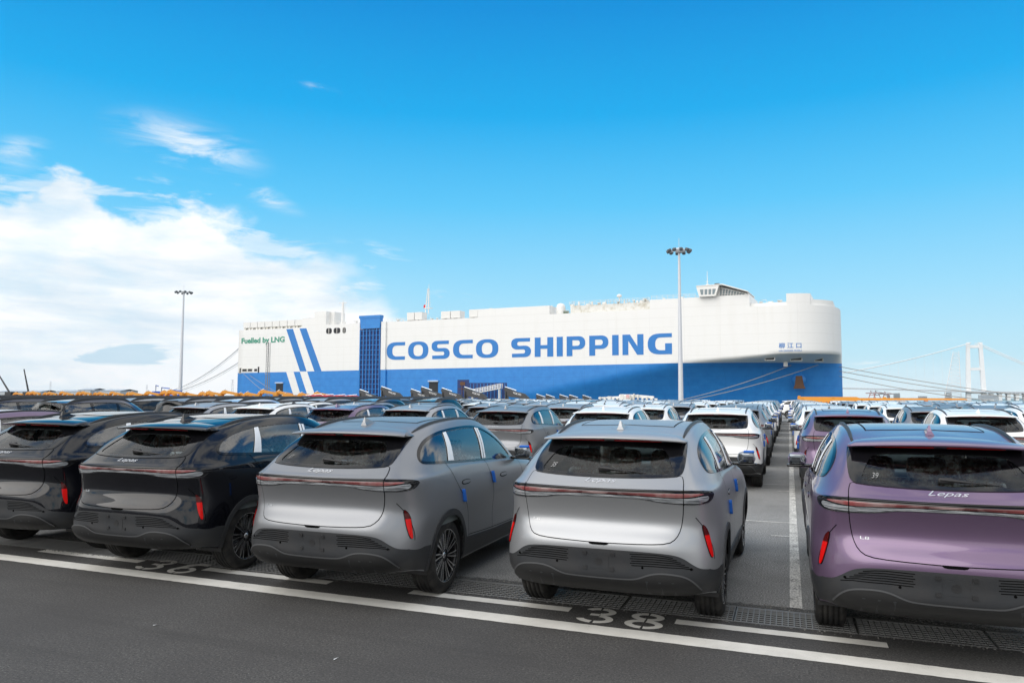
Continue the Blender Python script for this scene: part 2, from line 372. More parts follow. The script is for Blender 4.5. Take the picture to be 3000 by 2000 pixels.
# ================================================================ car body surface
# control rings of half a body, 16 stations each: rear centre -> rear corner -> side -> front corner -> front centre
def ring(z, xy):
    return [(p[0], p[1], p[2] if len(p) > 2 else z) for p in xy]
SUV = [
 ring(.255, [(0,-.82,.335),(.33,-.82,.335),(.60,-.79,.338),(.76,-.70,.34),(.86,-.55,.33),(.90,-.36,.29),(.905,.05),(.895,.5),(.89,1.1),(.89,1.7),(.895,2.3),(.90,2.85),(.87,3.3),(.70,3.58),(.4,3.68),(0,3.72)]),
 ring(.45, [(0,-.945),(.33,-.94),(.62,-.905),(.80,-.79),(.905,-.61),(.94,-.36),(.945,.05),(.93,.5),(.925,1.1),(.925,1.7),(.935,2.3),(.945,2.85),(.91,3.3),(.72,3.62),(.4,3.74),(0,3.77)]),
 ring(.60, [(0,-.962),(.33,-.952),(.62,-.915),(.82,-.79),(.922,-.60),(.95,-.36),(.953,.05),(.935,.5),(.925,1.1),(.925,1.7),(.94,2.3),(.953,2.85),(.92,3.3),(.74,3.62),(.4,3.74),(0,3.78)]),
 ring(.76, [(0,-.966),(.33,-.952),(.61,-.908),(.805,-.772),(.915,-.58),(.95,-.35),(.955,.05),(.946,.5),(.938,1.1),(.938,1.7),(.948,2.3),(.955,2.85),(.92,3.28),(.74,3.58),(.4,3.71),(0,3.76)]),
 ring(.885, [(0,-.886),(.33,-.871),(.62,-.834),(.80,-.735),(.905,-.545),(.943,-.32),(.95,.05),(.95,.5),(.95,1.1),(.95,1.7),(.95,2.3),(.945,2.82),(.90,3.22),(.72,3.5),(.4,3.65),(0,3.70)]),
 ring(1.05, [(0,-.900),(.33,-.885),(.64,-.846),(.82,-.73),(.902,-.53),(.933,-.29),(.94,.05),(.94,.5),(.94,1.1),(.94,1.7),(.933,2.3,1.05),(.915,2.78,1.02),(.86,3.12,1.0),(.68,3.38,.98),(.38,3.54,.98),(0,3.60,.98)]),
 ring(1.165, [(0,-.934),(.33,-.919),(.66,-.868),(.83,-.72),(.90,-.50),(.922,-.25),(.925,.05),(.92,.5,1.16),(.92,1.1,1.155),(.915,1.7,1.145),(.905,2.25,1.12),(.87,2.68,1.085),(.80,2.98,1.06),(.60,3.22,1.045),(.34,3.34,1.045),(0,3.40,1.045)]),
 ring(1.215, [(0,-.885),(.33,-.87),(.655,-.815),(.795,-.68),(.872,-.45),(.902,-.2),(.905,.1,1.225),(.903,.5,1.222),(.902,1.1,1.205),(.897,1.65,1.185),(.88,2.12,1.16),(.83,2.45,1.13),(.75,2.72,1.11),(.55,2.90,1.105),(.3,2.99,1.11),(0,3.02,1.11)]),
 ring(1.29, [(0,-.80,1.275),(.33,-.785,1.278),(.635,-.70,1.298),(.735,-.58,1.315),(.815,-.38,1.33),(.862,-.12,1.32),(.875,.15,1.285),(.88,.55,1.265),(.88,1.1,1.24),(.873,1.6,1.215),(.848,2.03,1.19),(.78,2.3,1.165),(.68,2.47,1.155),(.48,2.6,1.155),(.24,2.66,1.155),(0,2.68,1.155)]),
 ring(1.44, [(0,-.575,1.43),(.32,-.565,1.43),(.60,-.50,1.44),(.675,-.40,1.455),(.745,-.2,1.475),(.785,.05,1.47),(.80,.3,1.46),(.803,.65,1.455),(.80,1.1,1.45),(.79,1.45,1.44),(.765,1.74,1.43),(.70,1.98,1.41),(.60,2.12,1.40),(.42,2.24,1.40),(.21,2.29,1.40),(0,2.31,1.40)]),
 ring(1.6, [(0,-.38,1.565),(.31,-.36,1.562),(.555,-.29,1.555),(.625,-.19,1.565),(.66,.02,1.60),(.672,.25,1.625),(.675,.5,1.642),(.672,.78,1.652),(.665,1.05,1.652),(.655,1.3,1.642),(.635,1.52,1.618),(.585,1.68,1.605),(.50,1.78,1.61),(.36,1.84,1.618),(.18,1.87,1.622),(0,1.88,1.624)]),
 ring(1.65, [(0,-.31,1.60),(.28,-.29,1.598),(.49,-.215,1.595),(.555,-.10,1.608),(.588,.08,1.635),(.60,.29,1.662),(.603,.52,1.678),(.60,.78,1.688),(.595,1.04,1.686),(.585,1.27,1.675),(.56,1.46,1.655),(.51,1.60,1.640),(.43,1.69,1.642),(.31,1.74,1.648),(.16,1.77,1.651),(0,1.78,1.652)]),
 ring(1.68, [(0,-.12,1.642),(.20,-.11,1.640),(.33,-.04,1.641),(.375,.07,1.652),(.395,.2,1.667),(.405,.36,1.682),(.407,.55,1.693),(.405,.78,1.700),(.40,1.02,1.698),(.39,1.2,1.690),(.37,1.34,1.680),(.33,1.44,1.672),(.27,1.51,1.670),(.19,1.56,1.672),(.1,1.58,1.673),(0,1.59,1.674)]),
 ring(1.70, [(0,.3,1.688),(0.0,.31,1.688),(0,.33,1.690),(0,.36,1.691),(0,.42,1.694),(0,.5,1.698),(0,.6,1.702),(0,.78,1.706),(0,.95,1.706),(0,1.05,1.704),(0,1.12,1.702),(0,1.17,1.700),(0,1.2,1.698),(0,1.22,1.697),(0,1.24,1.696),(0,1.25,1.696)]),
]
class Surf:
    def __init__(s, rings):
        C = np.array(rings, float); L = C.shape[0]
        full = np.concatenate([C, C[:, 14:0:-1] * np.array([-1, 1, 1])], axis=1)      # 30 stations round the car
        n = full.shape[1]; s.n = n; s.L = L
        A = np.zeros((n, n))
        for i in range(n): A[i, i] = 4 / 6; A[i, (i + 1) % n] = 1 / 6; A[i, (i - 1) % n] = 1 / 6
        K = np.linalg.solve(A, full.transpose(1, 0, 2).reshape(n, -1)).reshape(n, L, 3).transpose(1, 0, 2)
        B = np.zeros((L + 2, L + 2))
        for i in range(L): B[i, i:i + 3] = (1 / 6, 4 / 6, 1 / 6)
        B[L, 0:3] = (1, -2, 1); B[L + 1, L - 1:L + 2] = (1, -2, 1)
        rhs = np.zeros((L + 2, n * 3)); rhs[:L] = K.reshape(L, -1)
        s.K = np.linalg.solve(B, rhs).reshape(L + 2, n, 3)
        us = np.arange(-15, 15, .1); vs = np.arange(0, L - 1 + .001, .1)
        U, V = np.meshgrid(us, vs); s.gu = U.ravel(); s.gv = V.ravel(); s.gp = s.ev(s.gu, s.gv)[0]
    @staticmethod
    def w(t):
        return (np.stack([(1 - t) ** 3, 3 * t ** 3 - 6 * t ** 2 + 4, -3 * t ** 3 + 3 * t ** 2 + 3 * t + 1, t ** 3]) / 6,
                np.stack([-(1 - t) ** 2, 3 * t ** 2 - 4 * t, -3 * t ** 2 + 2 * t + 1, t ** 2]) / 2)
    def ev(s, u, v):
        u = np.asarray(u, float) % s.n; v = np.clip(np.asarray(v, float), 0, s.L - 1 - 1e-9)
        iu = np.floor(u).astype(int); iv = np.floor(v).astype(int)
        wu, du = s.w(u - iu); wv, dv = s.w(v - iv)
        P = np.zeros((len(u), 3)); Pu = P.copy(); Pv = P.copy()
        for a in range(4):
            for b in range(4):
                c = s.K[iv + a, (iu + b - 1) % s.n]
                P += (wv[a] * wu[b])[:, None] * c; Pu += (wv[a] * du[b])[:, None] * c; Pv += (dv[a] * wu[b])[:, None] * c
        return P, Pu, Pv
    def pn(s, u, v, off=0.0):
        P, Pu, Pv = s.ev(u, v)
        N = np.cross(Pu, Pv); l = np.linalg.norm(N, axis=1, keepdims=True); bad = l[:, 0] < 1e-9
        N = N / np.maximum(l, 1e-9); N[bad] = (0, 0, 1)
        return P + N * off, N
    def solve(s, view, pts):
        """2D points seen from the rear (x,z), the right (y,z) or above (x,y) -> (u,v)"""
        ax = {'rear': (0, 2), 'side': (1, 2), 'top': (0, 1), 'front': (0, 2)}[view]
        if view == 'rear': reg = (np.abs(s.gu) <= 6.0) & (s.gv <= 10.6)
        elif view == 'front': reg = (np.abs(s.gu) >= 11.5) & (s.gv <= 10.6)
        elif view == 'side': reg = (s.gu >= 2.0) & (s.gu <= 13) & (s.gv <= 10.8)
        else: reg = s.gv >= 9.6
        gu, gv, gp = s.gu[reg], s.gv[reg], s.gp[reg][:, ax]
        T = np.array(pts, float); d = ((T[:, None, :] - gp[None]) ** 2).sum(2); k = d.argmin(1)
        u = gu[k].copy(); v = gv[k].copy()
        for _ in range(8):
            P, Pu, Pv = s.ev(u, v); r = P[:, ax] - T; J = np.stack([Pu[:, ax], Pv[:, ax]], axis=2)
            det = J[:, 0, 0] * J[:, 1, 1] - J[:, 0, 1] * J[:, 1, 0]; det = np.where(np.abs(det) < 1e-4, 1e-4, det)
            du = (J[:, 1, 1] * r[:, 0] - J[:, 0, 1] * r[:, 1]) / det; dv = (-J[:, 1, 0] * r[:, 0] + J[:, 0, 0] * r[:, 1]) / det
            u = u - np.clip(du, -.4, .4); v = np.clip(v - np.clip(dv, -.4, .4), 0, s.L - 1)
        return [tuple(q) for q in np.stack([u, v], 1)]
    def patch(s, outer, holes=(), off=.004, skirt=.012, du=.16, dv=.16, top=None):
        """a panel lying on the body surface: exact outline in (u,v), inner grid, edge turned in. Returns (verts, normals, faces)"""
        o = np.array(outer); u0, v0 = o.min(0); u1, v1 = o.max(0)
        U, V = np.meshgrid(np.arange(math.floor(u0 / du) * du, u1 + du, du), np.arange(math.floor(v0 / dv) * dv, v1 + dv, dv))
        g = np.stack([U.ravel(), V.ravel()], 1)
        keep = inside(outer, g)
        for h in holes: keep &= ~inside(h, g)
        V2, F = cdt2(outer, holes, [tuple(q) for q in g[keep]])
        a = np.array(V2); P, N = s.pn(a[:, 0], a[:, 1], off)
        verts = [tuple(p) for p in P]; nor = [tuple(n) for n in N]; F = list(F)
        # orient
        A = np.array(verts)
        F = [f if np.dot(np.cross(A[f[1]] - A[f[0]], A[f[2]] - A[f[0]]), N[f[0]]) >= 0 else f[::-1] for f in F]
        if skirt:
            for loop in [outer] + list(holes):
                l = np.array(loop); n = len(loop); P1, N1 = s.pn(l[:, 0], l[:, 1], off); P0, _ = s.pn(l[:, 0], l[:, 1], off - skirt)
                b = len(verts); verts += [tuple(p) for p in P1] + [tuple(p) for p in P0]; 
                c = P1.mean(0); sn = []
                for i in range(n):
                    e = P1[(i + 1) % n] - P1[i - 1]; w = np.cross(e, N1[i]); w /= max(np.linalg.norm(w), 1e-9); sn.append(w)
                # outward = away from polygon inside in uv
                area = sum(l[i, 0] * l[(i + 1) % n, 1] - l[(i + 1) % n, 0] * l[i, 1] for i in range(n))
                nor += [tuple(w) for w in sn] * 2
                for i in range(n): F.append((b + i, b + n + i, b + n + (i + 1) % n, b + (i + 1) % n))
        return verts, nor, F
def fuse(parts, mirror=False):
    V = []; N = []; F = []
    for v, n, f in parts:
        b = len(V); V += v; N += n; F += [tuple(i + b for i in q) for q in f]
        if mirror:
            b = len(V); V += [(-p[0], p[1], p[2]) for p in v]; N += [(-p[0], p[1], p[2]) for p in n]; F += [tuple(i + b for i in q[::-1]) for q in f]
    return V, N, F
def flip(p): 
    v, n, f = p
    return [(-q[0], q[1], q[2]) for q in v], [(-q[0], q[1], q[2]) for q in n], [q[::-1] for q in f]
def nmesh(name, data, mat):
    V, N, F = data
    me = bpy.data.meshes.new(name); me.from_pydata(V, [], F); me.materials.append(mat)
    me.polygons.foreach_set('use_smooth', [True] * len(me.polygons))
    me.normals_split_custom_set_from_vertices(N)
    me.update(); return me
def ribbon(s, uv, half, off):
    """narrow flat strip along an open or closed uv path lying on the body"""
    a = np.array(uv); P, N = s.pn(a[:, 0], a[:, 1], off); V = []; NN = []; F = []
    n = len(P)
    for i in range(n):
        e = P[min(i + 1, n - 1)] - P[max(i - 1, 0)]; w = np.cross(e, N[i]); w /= max(np.linalg.norm(w), 1e-9)
        V += [tuple(P[i] + w * half), tuple(P[i] - w * half)]; NN += [tuple(N[i])] * 2
    A = np.array(V)
    for i in range(n - 1):
        f = (2 * i, 2 * i + 1, 2 * i + 3, 2 * i + 2); g = np.cross(A[f[1]] - A[f[0]], A[f[3]] - A[f[0]])
        F.append(f if np.dot(g, N[i]) > 0 else f[::-1])
    return V, NN, F
def expand(poly, d):
    """grow a 2D polygon outwards by d"""
    p = np.array(poly, float); n = len(p); ar = sum(p[i, 0] * p[(i + 1) % n, 1] - p[(i + 1) % n, 0] * p[i, 1] for i in range(n)); sg = 1 if ar > 0 else -1
    o = []
    for i in range(n):
        e1 = p[i] - p[i - 1]; e2 = p[(i + 1) % n] - p[i]; e = e1 / max(np.linalg.norm(e1), 1e-9) + e2 / max(np.linalg.norm(e2), 1e-9); e /= max(np.linalg.norm(e), 1e-9)
        o.append((p[i, 0] + e[1] * d * sg, p[i, 1] - e[0] * d * sg))
    return o
def sym(pts):
    """right half outline given from the centre top round to the centre bottom -> whole closed outline"""
    r = [p for p in pts]; l = [(-p[0], p[1]) for p in reversed(pts) if abs(p[0]) > 1e-6]
    return r + l

def rbox(mb, c, s, r=.02, rot=None, seg=2):
    """rounded box: subdivided box pulled to a rounded shape"""
    n = 2 + seg * 2; hx, hy, hz = [q / 2 for q in s]
    bm = bmesh.new(); bmesh.ops.create_cube(bm, size=2)
    bmesh.ops.subdivide_edges(bm, edges=bm.edges, cuts=4, use_grid_fill=True)
    vs = []
    for v in bm.verts:
        p = Vector((v.co.x * hx, v.co.y * hy, v.co.z * hz))
        # pull grid lines close to the edges
        q = []
        for a, h in zip(v.co, (hx, hy, hz)):
            t = abs(a); k = [0.0, .2, .6, 1.0]
            tt = t if t < .21 else (.2 + (t - .2)) 
            m = max(h - r, 1e-4) / h
            tt = t * 1.667 * m if t < .61 else m + (1 - m) * (t - .6) / .4
            q.append(math.copysign(min(tt, 1.0), a) * h)
        p = Vector(q); inn = Vector([max(-(h - r), min(h - r, a)) for a, h in zip(p, (hx, hy, hz))])
        d = p - inn
        if d.length > 1e-6: p = inn + d.normalized() * min(r, d.length if d.length > r * .99 else r)
        if rot is not None: p = rot @ p
        vs.append(tuple(p + Vector(c)))
    fs = [tuple(v.index for v in f.verts) for f in bm.faces]; bm.free()
    mb.add(vs, fs, True)
    return mb

# ---------------------------------------------------------------- outlines measured on the photographed cars
ARCH = [(.405 * math.cos(a), .365 + .405 * math.sin(a)) for a in np.linspace(-.35, math.pi + .35, 44)]
def arch_poly(yc, r, z0=.36):
    return [(yc + r * math.cos(a), z0 + r * math.sin(a)) for a in np.linspace(-.30, math.pi + .30, 40)] + [(yc - r * .955, .0), (yc + r * .955, .0)]
REAR = dict(
    clear=sym([(0, 1.512), (.35, 1.508), (.46, 1.495), (.505, 1.455), (.56, 1.36), (.572, 1.325), (.545, 1.306), (.35, 1.298), (0, 1.295)]),
    frit=sym([(0, 1.553), (.30, 1.551), (.55, 1.546), (.628, 1.556), (.645, 1.53), (.662, 1.42), (.66, 1.335), (.645, 1.303), (.60, 1.288), (.35, 1.276), (0, 1.270)]),
    gate=sym([(0, 1.262), (.35, 1.268), (.60, 1.280), (.648, 1.296), (.668, 1.25), (.676, 1.19), (.676, 1.08), (.668, .98), (.652, .88), (.622, .812), (.565, .774), (.40, .762), (.10, .757), (.082, .757), (.068, .742), (0, .742)]),
    clad=sym([(0, .704), (.30, .702), (.50, .697), (.61, .686), (.68, .660), (.745, .610), (.80, .574), (.86, .560), (.915, .556), (.933, .552), (.935, .50), (.93, .38), (.85, .35), (.60, .345), (0, .342)]),
    diff=sym([(0, .478), (.26, .480), (.33, .492), (.42, .528), (.50, .541), (.60, .537), (.68, .522), (.735, .490), (.775, .445), (.80, .40), (.79, .375), (.70, .368), (.4, .362), (0, .36)]),
    lamp=sym([(0, 1.191), (.30, 1.192), (.68, 1.194), (.80, 1.188), (.865, 1.176), (.893, 1.155), (.888, 1.118), (.868, 1.088), (.82, 1.076), (.70, 1.079), (.55, 1.087), (.45, 1.099), (.38, 1.112), (.30, 1.120), (0, 1.123)]),
    lred=sym([(0, 1.166), (.30, 1.167), (.60, 1.168), (.76, 1.168), (.835, 1.160), (.80, 1.150), (.70, 1.139), (.60, 1.137), (.40, 1.146), (.2, 1.150), (0, 1.151)]),
    lclear=sym([(0, 1.144), (.25, 1.143), (.40, 1.138), (.60, 1.130), (.74, 1.131), (.845, 1.146), (.862, 1.128), (.848, 1.100), (.80, 1.090), (.68, 1.092), (.52, 1.100), (.42, 1.114), (.33, 1.126), (0, 1.130)]),
    lline=sym([(0, 1.181), (.40, 1.182), (.70, 1.183), (.83, 1.177), (.825, 1.173), (.70, 1.177), (.40, 1.176), (0, 1.175)]),
)
DLO = [(-.40, 1.318), (-.39, 1.365), (-.30, 1.440), (-.14, 1.510), (.10, 1.562), (.42, 1.592), (.85, 1.607), (1.15, 1.600), (1.38, 1.565), (1.60, 1.480), (1.82, 1.350), (1.96, 1.235), (1.93, 1.205), (1.60, 1.213), (1.0, 1.238), (.3, 1.270), (-.1, 1.292), (-.34, 1.305)]
def clip_y(poly, y0, y1, s0=0.0, s1=0.0, zr=1.24):
    """cut a side outline between two leaning pillars (y at height zr, slope dy/dz)"""
    def cut(P, yc, sl, keep_right):
        o = []; n = len(P)
        def g(p): return (p[0] - (yc + sl * (p[1] - zr))) * (1 if keep_right else -1)
        for i in range(n):
            a, b = P[i], P[(i + 1) % n]; ga, gb = g(a), g(b)
            if ga >= 0: o.append(a)
            if (ga >= 0) != (gb >= 0):
                k = ga / (ga - gb); o.append((a[0] + (b[0] - a[0]) * k, a[1] + (b[1] - a[1]) * k))
        return o
    P = poly
    if y0 is not None: P = cut(P, y0, s0, True)
    if y1 is not None: P = cut(P, y1, s1, False)
    return P
# ================================================================ car builder
def build_kind(S, boxy=False):
    """all shared meshes of one car shape"""
    K = {}
    rs = lambda pts: S.solve('rear', pts)
    ss = lambda pts: S.solve('side', pts)
    sx = (lambda p: p) 
    # ---- openings
    dlo = chaikin(DLO, 2) if not boxy else chaikin(BOXY_DLO, 2)
    clear = chaikin(REAR['clear'], 2) if not boxy else chaikin(BOXY_CLEAR, 2)
    dlo_uv = ss(dense(dlo, .05)); clear_uv = rs(dense(clear, .05))
    arches = [ss(arch_poly(0, .405)), ss(arch_poly(2.79, .405))]
    wsx = [(0, 1.19), (.35, 1.19), (.60, 1.20), (.70, 1.225), (.66, 1.40), (.575, 1.55), (.50, 1.585), (.3, 1.60), (0, 1.605)] if not boxy else [(0, 1.25), (.35, 1.25), (.60, 1.26), (.70, 1.30), (.68, 1.50), (.62, 1.62), (.52, 1.66), (.3, 1.67), (0, 1.675)]
    ws = [(abs(a), b) for a, b in S.solve('front', [(x + 1e-4, z) for x, z in dense(wsx, .05, False)])]
    ws[0] = (15.001, ws[0][1]); ws[-1] = (15.001, ws[-1][1])
    wsm = [(-a, b) for a, b in ws]
    mir = lambda uv: [(-a, b) for a, b in uv]
    holes = [dlo_uv, mir(dlo_uv), clear_uv, ws, wsm] + arches + [mir(a) for a in arches]
    dom = [(-15, 0), (15, 0), (15, S.L - 1), (-15, S.L - 1)]
    K['body'] = S.patch(dense(dom, .25), holes, off=0, skirt=0, du=.22, dv=.2)
    # thin return edge round the wheel openings and windows
    # ---- rear
    if not boxy:
        frit = rs(dense(chaikin(REAR['frit'], 1), .04)); K['frit'] = S.patch(frit, [clear_uv], .004, .01, .2, .2)
        K['tailgate'] = S.patch(rs(dense(chaikin(REAR['gate'], 1), .03)), [], .0035, .006, .14, .14)
        gate = chaikin(REAR['gate'], 1); K['gate_seam'] = ribbon(S, rs(dense(expand(gate, .0035), .03) + [expand(gate, .0035)[0]]), .0035, .0015)
        # bumper cladding runs from the rear round to the wheel opening
        R_ = REAR['clad']; half = [p for p in R_ if p[0] >= -1e-6][:11]
        topr = rs(dense(chaikin([(0, .704), (.30, .702), (.50, .697), (.61, .686), (.68, .660), (.745, .610), (.80, .574), (.86, .560)], 2, False), .03, False))
        sd = ss(dense([(-.50, .553), (-.425, .550), (-.413, .50), (-.408, .43), (-.405, .365), (-.405, .33), (-.42, .315)], .03, False))
        bot = rs(dense([(.84, .350), (.60, .345), (.30, .342), (0, .342)], .05, False))
        r = topr + sd + bot; K['cladding'] = S.patch(r + [(-a, b) for a, b in reversed(r) if abs(a) > 1e-4], [], .005, .008, .16, .16)
        K['diffuser'] = S.patch(rs(dense(chaikin(REAR['diff'], 2), .03)), [], .022, .02, .16, .16)
        K['lamp'] = S.patch(rs(dense(chaikin(REAR['lamp'], 2), .025)), [], .005, .008, .12, .12)
        K['lred'] = S.patch(rs(dense(chaikin(REAR['lred'], 1), .025)), [], .0075, .003, .12, .12)
        K['lclear'] = S.patch(rs(dense(chaikin(REAR['lclear'], 1), .025)), [], .009, .004, .12, .12)
        K['lline'] = S.patch(rs(dense(REAR['lline'], .025)), [], .0062, .001, .12, .12)
        lo = [p for p in chaikin(REAR['lamp'], 2)]
        K['lampedge'] = ribbon(S, rs(dense([p for p in expand(sym([(.0, 1.1275), (.30, 1.1245), (.38, 1.1165), (.45, 1.1035), (.55, 1.0915), (.70, 1.0835), (.82, 1.081), (.862, 1.095), (.878, 1.125)]), 0)][:9], .03, False)), .0012, .0095)
        lg = [(a, b) for a, b in [(-.45, 1.1035), (-.55, 1.0915), (-.70, 1.0835), (-.82, 1.081), (-.862, 1.095), (-.878, 1.125)]]
        K['lampseam'] = ribbon(S, rs(dense([(.679, 1.196), (.678, 1.076)], .02, False)), .003, .0115)
        fog = chaikin([(.812, .905), (.822, .905), (.848, .86), (.873, .76), (.889, .660), (.884, .645), (.872, .668), (.848, .75), (.820, .85)], 1)
        K['fogpocket'] = S.patch(rs(dense(expand(fog, .004), .02)), [], .004, .004, .12, .12)
        K['fog'] = S.patch(rs(dense(fog, .02)), [], .009, .006, .12, .12)
        cr = rs(dense(chaikin([(.765, .972), (.80, .925), (.835, .86), (.872, .78), (.897, .69), (.90, .63)], 2, False), .02, False))
        K['crease'] = ribbon(S, cr, .003, .002)  # flat dark strip paints in the shade of the body fold
        gr = []
        for i in range(6):
            z = .684 - i * .0185; x1 = .60 + i * .030
            gr.append(ribbon(S, rs(dense([(.26 + .012 * (i % 2), z - .004), (.45, z), (x1 - .08, z - .006), (x1, z - .02)], .04, False)), .0032, .0065))
        K['groove'] = gr
        dl = chaikin(REAR['diff'], 2); q0 = [p for p in dl if p[0] > 0 and p[1] > .378]; q1 = [p for p in dl if p[0] < 0 and p[1] > .378]
        dl = sorted(q1 + q0, key=lambda p: p[0]); lx = [p for p in dl]
        K['lip'] = ribbon(S, rs(dense([(-.795, .41)] + [p for p in lx if abs(p[0]) < .785] + [(.795, .41)], .03, False)), .0065, .0245)
        K['rib'] = [S.patch(rs([(x - .014, .475), (x + .006, .475), (x + .022, .372), (x - .004, .372)]), [], .024, .012, .2, .2) for x in (.40, .50, .60)]
        K['plate'] = S.patch(rs(dense([(-.075, .655), (.075, .655), (.085, .645), (.085, .555), (.075, .545), (-.075, .545), (-.085, .555), (-.085, .645)], .03)), [], .0075, .004, .2, .2)
        K['tow'] = S.patch(rs([(.032 * math.cos(a), .600 + .032 * math.sin(a)) for a in np.linspace(0, 6.2, 20)]), [], .0095, .003, .2, .2)
        K['mount'] = [S.patch(rs([(x - .016, z - .014), (x + .016, z - .014), (x + .016, z + .014), (x - .016, z + .014)]), [], .013, .009, .2, .2) for x, z in ((-.115, .665), (.118, .665), (-.115, .545), (.112, .545))]
        K['sensor'] = [S.patch(rs([(x + .010 * math.cos(a), z + .010 * math.sin(a)) for a in np.linspace(0, 5.9, 12)]), [], .0085, .004, .2, .2) for x, z in ((-.36, .575), (.36, .575), (-.72, .60), (.735, .575))]
        K['latch'] = S.patch(rs([(-.085, .757), (.085, .757), (.068, .739), (-.068, .739)]), [], .006, .003, .2, .2)
    else:
        frit = rs(dense(chaikin(BOXY_FRIT, 1), .04)); K['frit'] = S.patch(frit, [clear_uv], .004, .01, .2, .2)
        K['lampb'] = S.patch(rs(dense([(.60, 1.22), (.86, 1.20), (.87, 1.05), (.62, 1.04)], .05)), [], .012, .012, .2, .2)
    K['rear_glass'] = S.patch(rs(dense(expand(clear, .012), .05)), [], -.002, 0, .3, .3)
    # ---- side
    if not boxy:
        wins = [clip_y(dlo, None, .075, 0, .62), clip_y(dlo, .20, .985, .38, .44), clip_y(dlo, 1.07, None, .44, 0)]
    else:
        wins = [clip_y(dlo, None, .12, 0, .0), clip_y(dlo, .20, 1.0, .0, .12), clip_y(dlo, 1.08, None, .12, 0)]
    wins = [expand(w, -.012) for w in wins]
    K['dlo_trim'] = S.patch(ss(dense(expand(dlo, .012), .04)), [ss(dense(w, .04)) for w in wins], .005, .014, .2, .2)
    K['windows'] = [S.patch(ss(dense(expand(w, .006), .05)), [], -.001, 0, .3, .3) for w in wins]
    if not boxy:
        d2 = expand(dlo, -.012)
        K['pillar_film'] = [S.patch(ss(dense(clip_y(d2, .075 - .01, .20 + .01, .62, .38), .04)), [], .009, .005, .2, .2),
                            S.patch(ss(dense(clip_y(d2, .985 - .005, 1.03 - .012, .44, .44), .04)), [], .009, .005, .2, .2),
                            S.patch(ss(dense(clip_y(d2, 1.03 + .012, 1.07 + .012, .44, .44), .04)), [], .009, .005, .2, .2)]
    K['windscreen'] = S.patch(dense([(a, b) for a, b in ws[1:-1]] + [(30 - a, b) for a, b in reversed(ws[1:-1])], .2), [], -.002, 0, .3, .3)
    def archring(yc):
        r0, r1 = .402, .452
        o = [(yc + r1 * math.cos(a), .365 + (r1 + .01) * math.sin(a)) for a in np.linspace(-.12, math.pi + .12, 40)]
        i = [(yc + r0 * math.cos(a), .365 + r0 * math.sin(a)) for a in np.linspace(math.pi + .15, -.15, 40)]
        return o + i
    K['arch'] = [S.patch(ss(archring(0)), [], .011, .02, .2, .2), S.patch(ss(archring(2.79)), [], .011, .02, .2, .2)]
    K['sill'] = S.patch(ss(dense([(.405, .275), (.41, .40), (.44, .475), (.60, .465), (1.3, .435), (2.2, .43), (2.36, .445), (2.385, .40), (2.39, .275)], .06)), [], .007, .012, .2, .2)
    seamz = lambda p: ribbon(S, ss(dense(chaikin(p, 2, False), .04, False)), .0028, .0015)
    K['seams'] = [seamz([(.02, 1.278), (.08, 1.20), (.20, 1.05), (.33, .92), (.42, .82), (.475, .70), (.50, .55), (.505, .47)]),
                  seamz([(1.035, 1.235), (1.08, 1.15), (1.16, 1.0), (1.20, .8), (1.20, .44)]),
                  seamz([(2.12, 1.16), (2.20, 1.0), (2.25, .8), (2.24, .5)]),
                  seamz([(.505, .49), (1.2, .455), (2.24, .45)])]
    hd = lambda y, z: S.patch(ss(dense(chaikin([(y - .10, z - .018), (y - .10, z + .018), (y + .10, z + .018), (y + .10, z - .018)], 2), .03)), [], .007, .006, .2, .2)
    hp = lambda y, z: S.patch(ss(dense(chaikin([(y - .112, z - .028), (y - .112, z + .024), (y + .112, z + .024), (y + .112, z - .028)], 2), .03)), [], .002, .002, .2, .2)
    K['handle'] = [hd(.42, 1.055), hd(1.52, 1.03)]; K['pocket'] = [hp(.42, 1.055), hp(1.52, 1.03)]
    def pad(y, z, lean):
        uv = ss(dense([(y - .017, z - .065), (y + .017, z - .065), (y + .017 - lean, z + .065), (y - .017 - lean, z + .065)], .03))
        return S.patch(uv, [], .026, .026, .2, .2)
    K['pads'] = [pad(.345, .92, .03), pad(1.19, 1.03, .03)]
    # ---- roof
    ts = lambda pts: S.solve('top', pts)
    if not boxy:
        sun_o = chaikin([(-.46, .12), (-.46, 1.25), (.46, 1.25), (.46, .12)], 1)
        def roofz(pts, off):
            pts = [(x if abs(x) > .025 else .025, y) for x, y in pts]; uv = np.array(ts(pts)); P, N = S.pn(uv[:, 0], uv[:, 1], off); T = np.array(pts)
            g = S.gv >= 9.6; gp = S.gp[g]
            for i in np.nonzero(np.hypot(P[:, 0] - T[:, 0], P[:, 1] - T[:, 1]) > .004)[0]:
                k = np.hypot(gp[:, 0] - T[i, 0], gp[:, 1] - T[i, 1]).argsort()[:4]; P[i] = (T[i, 0], T[i, 1], gp[k, 2].mean() + off); N[i] = (0, 0, 1)
            return P, N
        xs_, ys_ = np.linspace(-.46, .46, 14), np.linspace(.20, 1.22, 15); P, N = roofz([(x, y) for y in ys_ for x in xs_], .003)
        P[:, 0] = [x for y in ys_ for x in xs_]
        K['sunroof'] = ([tuple(p) for p in P], [tuple(q) for q in N], [(j * 14 + i, j * 14 + i + 1, (j + 1) * 14 + i + 1, (j + 1) * 14 + i) for j in range(14) for i in range(13)])
        lp = dense([(-.46, .20), (.46, .20), (.46, 1.22), (-.46, 1.22)], .06); P, N = roofz(lp, .0045); P[:, 0] = [q[0] for q in lp]; V = []; F = []; c0 = np.array([0, .71, 0])
